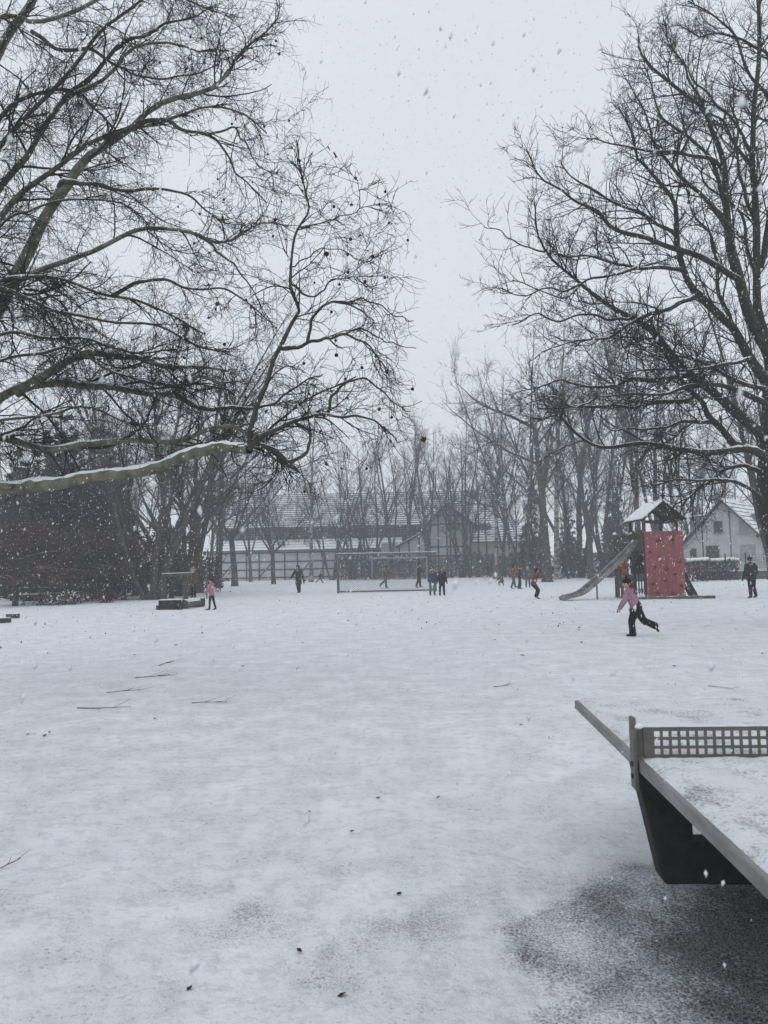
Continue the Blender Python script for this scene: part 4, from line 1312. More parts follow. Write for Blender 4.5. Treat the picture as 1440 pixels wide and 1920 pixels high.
# low garden wall and mesh fence before the house
gw = empty('garden_wall', GX(1325, 56), 0, 'low grey garden wall with a snow cap before the white house', 'wall')
gwl = xat(1500, 56) - xat(1330, 56)
MB().box((gwl, .28, .62), (gwl / 2 + .1, 1.9, .30), bevel=.02).build('wall_body', plain('garden_wall_stone', (.11, .10, .09), (.06, .055, .05), 4, .9, .5, 12), gw)
MB().box((gwl, .32, .07), (gwl / 2 + .1, 1.9, .645), bevel=.03).build('snow', M['snow'], gw)
fe = empty('mesh_fence', GX(1300, 55), 0, 'dark mesh fence with posts between playground and white house', 'fence')
fl = xat(1480, 55) - xat(1300, 55)
for px in (1327, 1362, 1400, 1440):
    MB().cyl((xat(px, 55) - fe.location.x, 0, -.05), (xat(px, 55) - fe.location.x, 0, 1.95), .05, seg=8).build('fence_post', M['metal_dark'], fe)
wm = MB()
for k in range(int(fl / .16)): wm.bar((k * .16, .02, .1), (k * .16, .02, 1.85), .008, .008)
for k in range(10): wm.bar((0, .02, .15 + k * .185), (fl, .02, .15 + k * .185), .008, .008)
wm.build('wire_mesh', M['metal_dark'], fe)

# street lamp by the house, sign by the hedge
lampo = empty('street_lamp', GX(1321, 62), 0, 'thin dark street lamp post left of the white house', 'street lamp')
MB().cyl((0, 0, -.05), (0, 0, zat(980, 62, 1321)), .07, .045, 8).build('lamp_post', M['metal_dark'], lampo)
MB().box((.75, .22, .10), (.28, 0, zat(980, 62, 1321) + .04), bevel=.03).build('lamp_head', M['metal_dark'], lampo)
sgn = empty('road_sign', GX(1092, 79.5), 0, 'blue road sign above the dark hedge', 'sign')
MB().cyl((0, 0, -.05), (0, 0, 2.9), .035, seg=8).build('sign_post', M['metal_grey'], sgn)
MB().box((.85, .03, .62), (0, -.05, 2.65), bevel=.01).build('sign_board', plain('blue_sign', (.06, .11, .24), (.05, .09, .20), 3, .5), sgn)
sg2 = empty('round_sign', GX(1080, 79.5), 0, 'round dark sign seen from behind left of the blue sign', 'sign')
MB().cyl((0, 0, -.05), (0, 0, 2.8), .035, seg=8).build('sign_post', M['metal_grey'], sg2)
MB().cyl((0, -.05, 2.65), (0, -.08, 2.65), .36, seg=20).build('sign_disc', M['metal_grey'], sg2)

# picnic corner at the far left: table, bench, boarded wall, posts
pic = empty('picnic_table', GX(66, 41), R(8), 'weathered picnic table with snow on its boards under the brown-leaved tree', 'table')
for k in range(4):
    MB().box((2.1, .17, .05), (0, -.3 + k * .2, .78), bevel=.008).build('table_board', M['wood_snowy'], pic)
    MB().box((2.06, .165, .03), (0, -.3 + k * .2, .82), bevel=.01).build('snow', M['snow'], pic)
for yy in (-.85, .85):
    b_ = MB().box((2.1, .28, .05), (0, yy, .44), bevel=.008).build('bench_board', M['wood_snowy'], pic)
    MB().box((2.05, .26, .03), (0, yy, .48), bevel=.01).build('snow', M['snow'], b_)
for xx in (-.8, .8):
    MB().bar((xx, -.75, 0), (xx, -.12, .76), .1, .05).build('leg', M['wood'], pic)
    MB().bar((xx, .75, 0), (xx, .12, .76), .1, .05).build('leg', M['wood'], pic)
    MB().box((.08, 1.8, .09), (xx + .07, 0, .37)).build('cross_beam', M['wood'], pic)
shed = empty('open_shelter', GX(50, 46), R(3), 'low grey boarded shelter wall behind the picnic table', 'shelter')
for k in range(3):
    MB().box((4.6, .05, .27), (0, 0, .75 + k * .29), bevel=.01).build('wall_board', plain('grey_board_%d' % k, (.12, .125, .125), (.08, .082, .085), 3, .9, stretch=(1, 6, 6)), shed)
for xx in (-2.2, -.7, .8, 2.2):
    MB().box((.12, .12, 2.9), (xx, .09, 1.43)).build('post', M['wood'], shed)
MB().box((4.9, 1.6, .10), (0, .6, 2.92), (R(-5), 0, 0)).build('roof_board', M['wood_dark'], shed)
MB().box((4.8, 1.5, .07), (0, .6, 3.02), (R(-5), 0, 0), .02).build('snow', M['snow'], shed)
wp = empty('white_post', GX(36, 44), 0, 'thin pale post standing at the picnic table left end', 'post')
MB().cyl((0, 0, -.05), (0, 0, 2.1), .055, .05, 8).build('shaft', M['metal_pale'], wp)
MB().ball((0, 0, 2.1), .055, 8).build('cap', M['snow'], wp)
mp_ = empty('thin_metal_pole', G(388, 1123), 0, 'thin grey metal pole behind the child in pink', 'pole')
MB().cyl((0, 0, -.05), (0, 0, 2.05), .035, .035, 8).build('shaft', M['metal_grey'], mp_)
MB().ball((0, 0, 2.05), .037, 8).build('cap', M['snow'], mp_)


# ------------------------------------------------------------------ goals
def goal(pxl, pxr, Yg, h, label, mat, net=True, back=1.1, rz=0):
    a, b = GX(pxl, Yg), GX(pxr, Yg)
    W = (b - a).length
    root = empty('football_goal', (a + b) / 2, rz, label, 'goal', 'football goals')
    t = .062
    for s in (-1, 1):
        MB().box((.12, .12, h), (s * (W / 2), 0, h / 2), bevel=.02).build('goal_post', mat, root)
        MB().bar((s * (W / 2), .06, .06), (s * (W / 2), back, .06), .08, .08).build('side_bar', mat, root)
        MB().bar((s * (W / 2), back, .06), (s * (W / 2), .30 * back, h - .02), .07, .07).build('rear_stay', mat, root)
        MB().bar((s * (W / 2), .06, h - .06), (s * (W / 2), .30 * back, h - .06), .07, .07).build('top_stay', mat, root)
    MB().box((W + .24, .125, .125), (0, -.001, h + .06), bevel=.02).build('crossbar', mat, root)
    MB().box((W + .2, .11, .03), (0, 0, h + .137), bevel=.012).build('snow', M['snow'], root)
    MB().box((W, .08, .08), (0, back, .05)).build('ground_bar', mat, root)
    if net:
        pts = []
        step = .15
        n = int((W + h) / step)

        def wire(x0, z0, x1, z1):
            f = lambda z: back + (.30 * back - back) * (z / h)
            pts.append([(x0, f(z0) + .02, z0), ((x0 + x1) / 2, f((z0 + z1) / 2) + .02, (z0 + z1) / 2), (x1, f(z1) + .02, z1)])
        for k in range(n + 1):
            u = -W / 2 - h + k * step
            x0, z0, x1, z1 = u, .05, u + h, h
            if x0 < -W / 2: z0 += (-W / 2 - x0); x0 = -W / 2
            if x1 > W / 2: z1 -= (x1 - W / 2); x1 = W / 2
            if z1 > z0 + .02:
                wire(x0, z0, x1, z1)
                wire(-x0, z0, -x1, z1)
        pa = np.array(pts)
        link('net', tubes_mesh('goal_net', [(pa, np.full(pa.shape[:2], .0085), 3)], M['metal_grey']), root)
    return root


goal(634, 817, 46.0, 2.22, 'near football goal with mesh net and dark posts', plain('dark_goal_post', (.13, .12, .11), (.08, .075, .07), 3, .7), True, 1.0)
goal(698, 801, 84.0, 2.30, 'far pale football goal standing before the hedge', M['metal_pale'], False, 1.0)


# ------------------------------------------------------------------ play tower
TY = G(1247, 1122).y
tw = empty('play_tower', GX(1247, TY), 0, 'wooden play tower with snowy gable roof, red climbing wall and metal slide', 'play tower')
ox = tw.location.x
TZ0 = zat(1122, TY, 1247)


def tx(px, dy=0.0): return xat(px, TY + dy) - ox


def tz(py, dy=0.0): return zat(py, TY + dy, 1247) - TZ0


red = plain('faded_red_panel', (.265, .082, .088), (.19, .058, .064), 2.0, .75, .15, 12, stretch=(5, 5, .4))
hold = plain('climbing_grip', (.14, .022, .028), (.08, .015, .02), 9, .6)
panel = MB().box((tx(1272) - tx(1212), .045, tz(996) - .08), ((tx(1272) + tx(1212)) / 2, -.10, (tz(996) + .08) / 2), bevel=.006).build('climbing_wall', red, tw)
MB().box((tx(1284) - tx(1272) - .006, .045, tz(996) - .09), ((tx(1272) + tx(1284)) / 2 + .003, -.094, (tz(996) + .08) / 2), bevel=.006).build('panel_board', plain('faded_red_board', (.27, .088, .090), (.20, .066, .07), 2.0, .75, .15, 12, stretch=(5, 5, .4)), panel)
for px_ in (1214.5, 1242, 1269.5):
    for py_ in (1000, 1040, 1080, 1117):
        MB().cyl((tx(px_), -.120, tz(py_)), (tx(px_), -.128, tz(py_)), .022, seg=6).build('screw_head', M['metal_grey'], panel)
for px, py in ((1237, 1013), (1263, 1012), (1221, 1034), (1239, 1044), (1276, 1054), (1228, 1063), (1250, 1066), (1265, 1076), (1247, 1088), (1224, 1094), (1277, 1098), (1232, 1111), (1260, 1113)):
    MB().ball((tx(px), -.135, tz(py)), (rng.uniform(.06, .10), .055, rng.uniform(.045, .065)), 8).build('climbing_grip', hold, panel)
for px in (1222, 1247, 1274):
    MB().box((.25, .06, .09), (tx(px), -.07, .035)).build('panel_foot', M['wood_dark'], panel)
fx0, fx1, D = tx(1213), tx(1274), 1.75
zp = tz(1038)
for xx in (fx0, fx1):
    for yy in (0, D):
        MB().box((.12, .12, tz(968) + .05), (xx, yy, (tz(968) + .05) / 2 - .03), bevel=.015).build('post', M['wood_red'], tw)
for k in range(8):
    MB().box((fx1 - fx0 + .1, .2, .05), ((fx0 + fx1) / 2, .1 + k * .222, zp)).build('platform_board', M['wood'], tw)
for s, nm in ((0.06, 'platform_beam'), (D - .06, 'platform_beam')):
    MB().box((fx1 - fx0 - .14, .09, .16), ((fx0 + fx1) / 2, s, zp - .11)).build(nm, M['wood_dark'], tw)
# roof: boards on two slopes, snow on the upper left one
za, ze = tz(941), tz(975)
xl, xr = tx(1205), tx(1289)
for sx, xe in ((-1, xl), (1, xr)):
    nb = 6
    ln = math.hypot(xe, za - ze)
    ang = math.atan2(za - ze, abs(xe))
    for k in range(nb):
        t = (k + .5) / nb
        xc, zc = xe * t, za - (za - ze) * t
        bd = MB().box((ln / nb * 1.12, 2.35, .03), (xc, .85, zc + .012 * (k % 2)), (0, sx * ang + sx * R(3), 0)).build('roof_board', M['wood_red'] if sx > 0 else M['roof_dark'], tw)
        th = .055 + .02 * rng.random()
        MB().box((ln / nb * 1.05, 2.33, th), (xc + sx * .005, .85, zc + .05 + th * .3), (0, sx * ang + sx * R(4), 0), .018).build('snow', M['snow'], bd)
MB().box((.06, 2.2, .14), (0, .85, za - .12)).build('ridge_beam', M['wood_dark'], tw)
for yy in (-.02, D + .05):
    for sx, xe in ((-1, xl), (1, xr)):
        MB().bar((0, yy, za - .07), (xe * .96, yy, ze + .0), .06, .14).build('rafter', M['wood_dark'], tw)
MB().box((fx1 - fx0, .07, .12), ((fx0 + fx1) / 2, 0.0, ze - .06)).build('tie_beam', M['wood_dark'], tw)
# guard slats on the left side and back
for k in range(7):
    MB().box((.03, .13, 1.0), (fx0 - .02, .25 + .0 + k * .205 if k < 2 else .25 + k * .205, zp + .52)).build('guard_slat', M['wood'], tw) if k not in (3, 4) else None
for k in range(9):
    MB().box((.11, .03, .95), (fx0 + .15 + k * .165, D + .02, zp + .5)).build('guard_slat', M['wood'], tw)
# side bay to the left with plank walls and a net of slats below
sx0, sx1 = tx(1158, 1.5), tx(1190, 1.5)
sy = 1.55
for xx in (sx0, sx1):
    MB().box((.13, .13, tz(1000, 1.5)), (xx, sy, tz(1000, 1.5) / 2), bevel=.015).build('post', M['wood'], tw)
    MB().ball((xx, sy, tz(1000, 1.5) + .02), (.085, .085, .07), 8).build('snow', M['snow'], tw)
for zz in (tz(1006, 1.5), tz(1020, 1.5), tz(1029, 1.5)):
    MB().box((sx1 - sx0, .04, .15), ((sx0 + sx1) / 2, sy - .06, zz)).build('side_board', M['wood'], tw)
MB().box((sx1 - sx0 - .12, 1.2, .06), ((sx0 + sx1) / 2, sy + .45, tz(1044, 1.5))).build('side_platform', M['wood_dark'], tw)
for k in range(5):
    MB().box((.10, .035, tz(1000, 1.5) - tz(1046, 1.5)), (tx(1193, 1.5) + k * .115, sy - .02, (tz(1000, 1.5) + tz(1046, 1.5)) / 2 + .02 * (k % 2))).build('wall_slat', M['wood'], tw)
for k in range(5):
    MB().box((.045, .045, 1.25), (tx(1194, 1.5) + k * .12, sy - .04, .78)).build('lower_slat', M['wood'], tw)
MB().box((.62, .05, .9), (tx(1203, 1.5), sy + .05, 1.45)).build('lower_panel', M['wood_red'], tw)
lw0, lw1 = tx(1160, .55), tx(1188, .55)
MB().box((lw1 - lw0, .06, .06), ((lw0 + lw1) / 2, .55, tz(1061, .55))).build('low_rail', M['wood'], tw)
MB().box((.10, .10, tz(1064, 1.5)), (lw0, .55, tz(1064, 1.5) / 2)).build('low_post', M['wood'], tw)
MB().box((lw1 - lw0 - .05, .05, .55), ((lw0 + lw1) / 2 + .03, .52, tz(1087, 1.5))).build('low_panel', plain('grey_play_panel', (.07, .075, .08), (.05, .052, .055), 5, .8), tw)
# loops of the small net at the bottom
for k in range(6):
    xx = tx(1195, 1.5) + k * .105
    MB().bar((xx, sy - .05, .12), (xx + .10, sy - .05, .42), .018, .018).build('net_cord', M['metal_dark'], tw)
    MB().bar((xx + .10, sy - .07, .12), (xx, sy - .07, .42), .018, .018).build('net_cord', M['metal_dark'], tw)
# ladder on the right
for q, yy in ((0, .15), (1, .85)):
    MB().bar((fx1 + .05, yy, zp * .82), (tx(1309), yy - .1, 0.0), .07, .12).build('ladder_rail', M['wood_dark'], tw)
for k in range(6):
    t = (k + .7) / 6.6
    p = Vector((fx1 + .05, 0, zp * .82)).lerp(Vector((tx(1309), 0, 0)), t)
    MB().cyl((p.x, .12, p.z), (p.x, .80, p.z), .025, seg=8).build('ladder_rung', M['wood_dark'], tw)
MB().bar((fx1 + .02, .02, tz(1046)), (tx(1300), -.02, .0), .06, .10).build('ladder_brace', M['wood_dark'], tw)
# slide
slm = plain('slide_steel', (.30, .305, .29), (.18, .18, .165), 3, .45, metal=.35)
path = [(1204, 1012, .95), (1198, 1014, .95), (1192, 1018, .93), (1184, 1027, .90), (1178, 1034, .86), (1166, 1045, .76), (1152, 1057, .64), (1137, 1070, .52), (1122, 1082, .40), (1107, 1094, .28), (1097, 1102, .18), (1087, 1107.5, .1), (1076, 1110.5, .02), (1064, 1113, -.05), (1054, 1116.5, -.1)]
cen = [Vector((tx(px, yy), yy, tz(py, yy))) for px, py, yy in path]
# sides of the chute
half, side_h, tk = .22, .12, .022
prof = [(-half, 0), (-half, side_h), (-half - .05, side_h + .02), (-half - .05, side_h - .02), (-half - tk, side_h - .03), (-half - tk, -tk), (half + tk, -tk), (half + tk, side_h - .03), (half + .05, side_h - .02), (half + .05, side_h + .02), (half, side_h), (half, 0)]
rings = []
for i, c in enumerate(cen):
    d = (cen[min(i + 1, len(cen) - 1)] - cen[max(i - 1, 0)]).normalized()
    s = d.cross(Vector((0, 0, 1))).normalized()
    u = s.cross(d).normalized()
    rings.append([tuple(c + s * q[0] + u * q[1] - Vector((0, 0, .10))) for q in prof])
slide = MB().loft(rings).build('slide', slm, tw)
MB().box((.09, .5, .26), (tx(1056), -.09, .12), (0, R(8), 0), .03).build('slide_foot', slm, slide)
MB().cyl((tx(1120, .36), .36, 0), (tx(1120, .36), .36, tz(1086, .36) - .12), .035, seg=8).build('slide_leg', M['metal_grey'], slide)
# sand-edge timbers round the tower
for (a, b) in (((tx(1190), -.55), (tx(1330), -.55)),):
    MB().bar((a[0], a[1], .05), (b[0], b[1], .05), .14, .12, .02).build('edge_timber', M['wood_snowy'], tw)

# ------------------------------------------------------------------ wooden play frame on the left
pf = empty('wooden_play_frame', G(318, 1143), 0, 'wooden play frame of two posts and rail with dark boxes and a log', 'play frame')
py0 = pf.location.y
MP2 = py0 / F


def qx(px, dy=0.0): return xat(px, py0 + dy) - pf.location.x


def qz(py): return (1143 - py) * MP2


bxm = MB().box((qx(341) - qx(299), .5, .36), ((qx(341) + qx(299)) / 2, .1, .20), bevel=.02).build('front_box', M['wood_dark'], pf)
MB().box((qx(341) - qx(299) - .03, .46, .04), ((qx(341) + qx(299)) / 2, .1, .395), bevel=.015).build('snow', M['snow'], bxm)
MB().box((.16, .2, .16), (qx(339), -.14, .07)).build('foot_block', M['wood_dark'], pf)
MB().box((.16, .2, .16), (qx(299), -.10, .10)).build('foot_block', M['wood_dark'], pf)
MB().box((.2, .2, qz(1083)), (qx(301), .5, qz(1083) / 2), bevel=.02).build('post', M['wood'], pf)
MB().box((.2, .2, qz(1083) + .02), (qx(348, .85), .85, qz(1083) / 2), bevel=.02).build('post', M['wood'], pf)
rl = MB().bar((qx(296), .5, qz(1083) + .07), (qx(364, .95), .95, qz(1083) + .09), .14, .15, .02).build('rail', M['wood'], pf)
MB().bar((qx(297), .5, qz(1083) + .155), (qx(363, .95), .95, qz(1083) + .175), .12, .025, .01).build('snow', M['snow'], rl)
lg = MB().cyl((qx(343), .25, .2), (qx(374, 1.9), 1.9, .2), .17, .16, 12).build('log', plain('log_bark', (.14, .12, .095), (.08, .07, .055), 6, .9, .5, 25, snow=.55), pf)
MB().bar((qx(345), .32, .36), (qx(373, 1.86), 1.86, .355), .2, .05, .02).build('snow', M['snow'], lg)
bb = MB().box((.78, .55, .34), (qx(365, 2.0), 2.0, .18), bevel=.02).build('back_box', M['wood_dark'], pf)
MB().box((.74, .5, .03), (qx(365, 2.0), 2.0, .362), bevel=.01).build('snow', M['snow'], bb)
BACKBOX = pf.location + Vector((qx(363, 1.95), 1.95, .378))

for i, (px, py, rz, ln, lb) in enumerate(((24, 1159, .1, .42, 'short dark timber block lying on the snow at the left edge'), (2, 1168, 1.0, .6, 'dark timber beam end cut by the left edge'))):
    t = empty('timber_block', G(px, py), rz, lb, 'timber')
    MB().box((ln, .2, .15), (0, 0, .075), bevel=.015).build('beam', M['wood'], t)
    MB().box((ln - .02, .18, .02), (0, 0, .16), bevel=.008).build('snow', M['snow'], t)

# ------------------------------------------------------------------ table tennis table
TW_, TH = 1.525, .76
crn = G(1077, 1313, TH)
TL = 2 * (G(1213, 1423, TH) - crn).length
crn2 = G(1440, 1654, TH)
TROT = math.atan2(crn2.x - crn.x, crn.y - crn2.y)
tt = empty('table_tennis_table', (crn.x, crn.y, 0), TROT, 'grey outdoor table tennis table with steel net, partly covered in snow', 'table')
steel = plain('galvanised_edge', (.27, .27, .265), (.17, .168, .16), 7, .5, .25, 50, metal=.25, stretch=(3, .5, 3))
concrete = plain('dark_polymer_concrete', (.040, .040, .036), (.026, .026, .024), 18, .75, .5, 90)
netm = plain('net_steel', (.15, .142, .132), (.115, .108, .10), 10, .5, .05, 60, metal=.3)
# local frame: x to the right, y away from camera; far-left corner at origin
tp = MB().box((TW_ - .02, TL - .02, .042), (TW_ / 2, -TL / 2, TH - .025), bevel=.004).build('table_top', plain('table_top_stone', (.16, .165, .16), (.11, .115, .11), 30, .6), tt)
fr = MB()
fr.box((.03, TL, .050), (.015, -TL / 2, TH - .025), bevel=.004)
fr.box((.03, TL, .050), (TW_ - .015, -TL / 2, TH - .025), bevel=.004)
fr.box((TW_ - .06, .03, .0495), (TW_ / 2, -.015, TH - .025), bevel=.004)
fr.box((TW_ - .06, .03, .0495), (TW_ / 2, -TL + .015, TH - .025), bevel=.004)
fr.build('edge_frame', steel, tt)
# snow on the top: uneven sheet, thin at the edges, with small pits
nxs, nys = 84, 150
sx_, sy_ = np.meshgrid(np.linspace(.012, TW_ - .012, nxs), np.linspace(-TL + .012, -.012, nys))
edge = np.minimum(np.minimum(sx_, TW_ - sx_), np.minimum(-sy_, TL + sy_))
hh = .016 * np.clip((edge + .004) / .05, 0, 1) ** .7 + (vnoise(sx_, sy_, .09, 21) - .5) * .010 + (vnoise(sx_, sy_, .035, 22) - .5) * .008
hh += (vnoise(sx_, sy_, .4, 23) - .5) * .012
for _ in range(70):
    cx_, cy_ = rng.uniform(.05, TW_), rng.uniform(-TL, -1.45)
    rr_ = rng.uniform(.014, .034)
    hh -= .014 * np.exp(-((sx_ - cx_) ** 2 + (sy_ - cy_) ** 2) / rr_ ** 2)
netline = np.abs(sy_ + TL / 2)
hh -= .016 * np.exp(-(netline / .03) ** 2)
hh = np.where(edge < .034, np.clip(hh, .0005, .004), np.maximum(hh, .0008))
hh = np.where(edge < .016, -.004, hh)
ids = np.arange(nxs * nys).reshape(nys, nxs)
qd = np.stack([ids[:-1, :-1], ids[:-1, 1:], ids[1:, 1:], ids[1:, :-1]], -1).reshape(-1, 4)


def table_snow_mat():
    m, n, b = new_mat('thin_table_snow')
    f1 = noise_node(n, 75, 4, rough=.7)
    f2 = noise_node(n, 6, 3)
    v = math_node(n, 'ADD', f1.outputs['Fac'], math_node(n, 'MULTIPLY', math_node(n, 'SUBTRACT', f2.outputs['Fac'], .5), .7))
    f = ramp(n, v, .50, .74).outputs[0]
    n.links.new(mixc(n, f, (.655, .68, .70), (.24, .245, .25)), b.inputs['Base Color'])
    b.inputs['Roughness'].default_value = .9
    bp = n.nodes.new('ShaderNodeBump')
    bp.inputs['Strength'].default_value = .5
    bp.inputs['Distance'].default_value = .006
    n.links.new(f1.outputs['Fac'], bp.inputs['Height'])
    n.links.new(bp.outputs[0], b.inputs['Normal'])
    return m


link('snow', np_mesh('table_snow', np.stack([sx_, sy_, TH + hh], -1), qd, mat=table_snow_mat()), tt)
# stands: plates that taper towards the foot, stepped open in the middle
ny0 = -TL / 2
st_h = TH - .047
for nm, y0_, x0_, x1_ in (('stand', -.82, .11, TW_ - .11), ('stand', -TL + .70, .42, TW_ - .14)):
    outline = [(x0_, st_h), (x0_ + .295, st_h), (x0_ + .30, .207), (x1_ - .30, .207), (x1_ - .295, st_h), (x1_, st_h), (x1_ - .138, .03), (x1_ - .16, 0), (x0_ + .16, 0), (x0_ + .138, .03)]
    sto = MB().prism(outline, y0_, y0_ + .13).build(nm, concrete, tt)
    bv = sto.modifiers.new('bevel', 'BEVEL')
    bv.width = .012
    bv.segments = 2
    bv.limit_method = 'ANGLE'
# net sheet with real square holes
nh0, nh1 = TH + .004, TH + .134
cell = .0365
hole = .0245
n0, n1 = .03, TW_ - .03
ncol = int((n1 - n0 - .06) / cell)
start = n0 + .045
rows = 3
rz0 = TH + .018
xsn, zsn = [n0], [nh0]
for k in range(ncol):
    xsn += [start + k * cell, start + k * cell + hole]
xsn.append(n1)
for k in range(rows):
    zsn += [rz0 + k * cell, rz0 + k * cell + hole]
zsn.append(nh1)
nb = bmesh.new()
grid = [[nb.verts.new((xx, ny0, zz)) for xx in xsn] for zz in zsn]
for r_ in range(len(zsn) - 1):
    for c_ in range(len(xsn) - 1):
        if r_ % 2 == 1 and c_ % 2 == 1: continue
        nb.faces.new((grid[r_][c_], grid[r_][c_ + 1], grid[r_ + 1][c_ + 1], grid[r_ + 1][c_]))
nme = bpy.data.meshes.new('net')
nb.to_mesh(nme)
nme.materials.append(netm)
no = link('net', nme, tt)
sm = no.modifiers.new('thickness', 'SOLIDIFY')
sm.thickness = .005
sm.offset = 0
MB().box((n1 - n0, .011, .006), ((n0 + n1) / 2, ny0, nh1 + .002)).build('net_snow', M['snow'], no)
for s, xx in ((-1, -.012), (1, TW_ + .012)):
    bk = MB()
    bk.box((.016, .07, .255), (xx, ny0, TH + .005), bevel=.003)
    bk.box((.05, .016, .13), (xx - s * .028, ny0 + .012, TH + .07), bevel=.003)
    bo = bk.build('net_bracket', netm, tt)
    MB().box((.020, .05, .05), (xx, ny0 + .004, TH + .152), (0, 0, 0), .006).build('bracket_tip', netm, bo)
    MB().ball((xx - s * .018, ny0 - .002, TH + .138), (.028, .026, .014), 8).build('snow', M['snow'], bo)
    for dz in (-.02, -.07):
        MB().cyl((xx + s * .006, ny0, TH + dz), (xx + s * .014, ny0, TH + dz), .011, seg=6).build('bolt', M['metal_dark'], bo)


# ------------------------------------------------------------------ people
REM = []          # objects whose joined volumes are fused into one skin


def fuse(o, voxel, smooth=4, factor=.6):
    r = o.modifiers.new('fuse', 'REMESH')
    r.mode = 'VOXEL'
    r.voxel_size = voxel
    r.use_smooth_shade = True
    s = o.modifiers.new('relax', 'SMOOTH')
    s.factor = factor
    s.iterations = smooth
    REM.append(o)
    return o


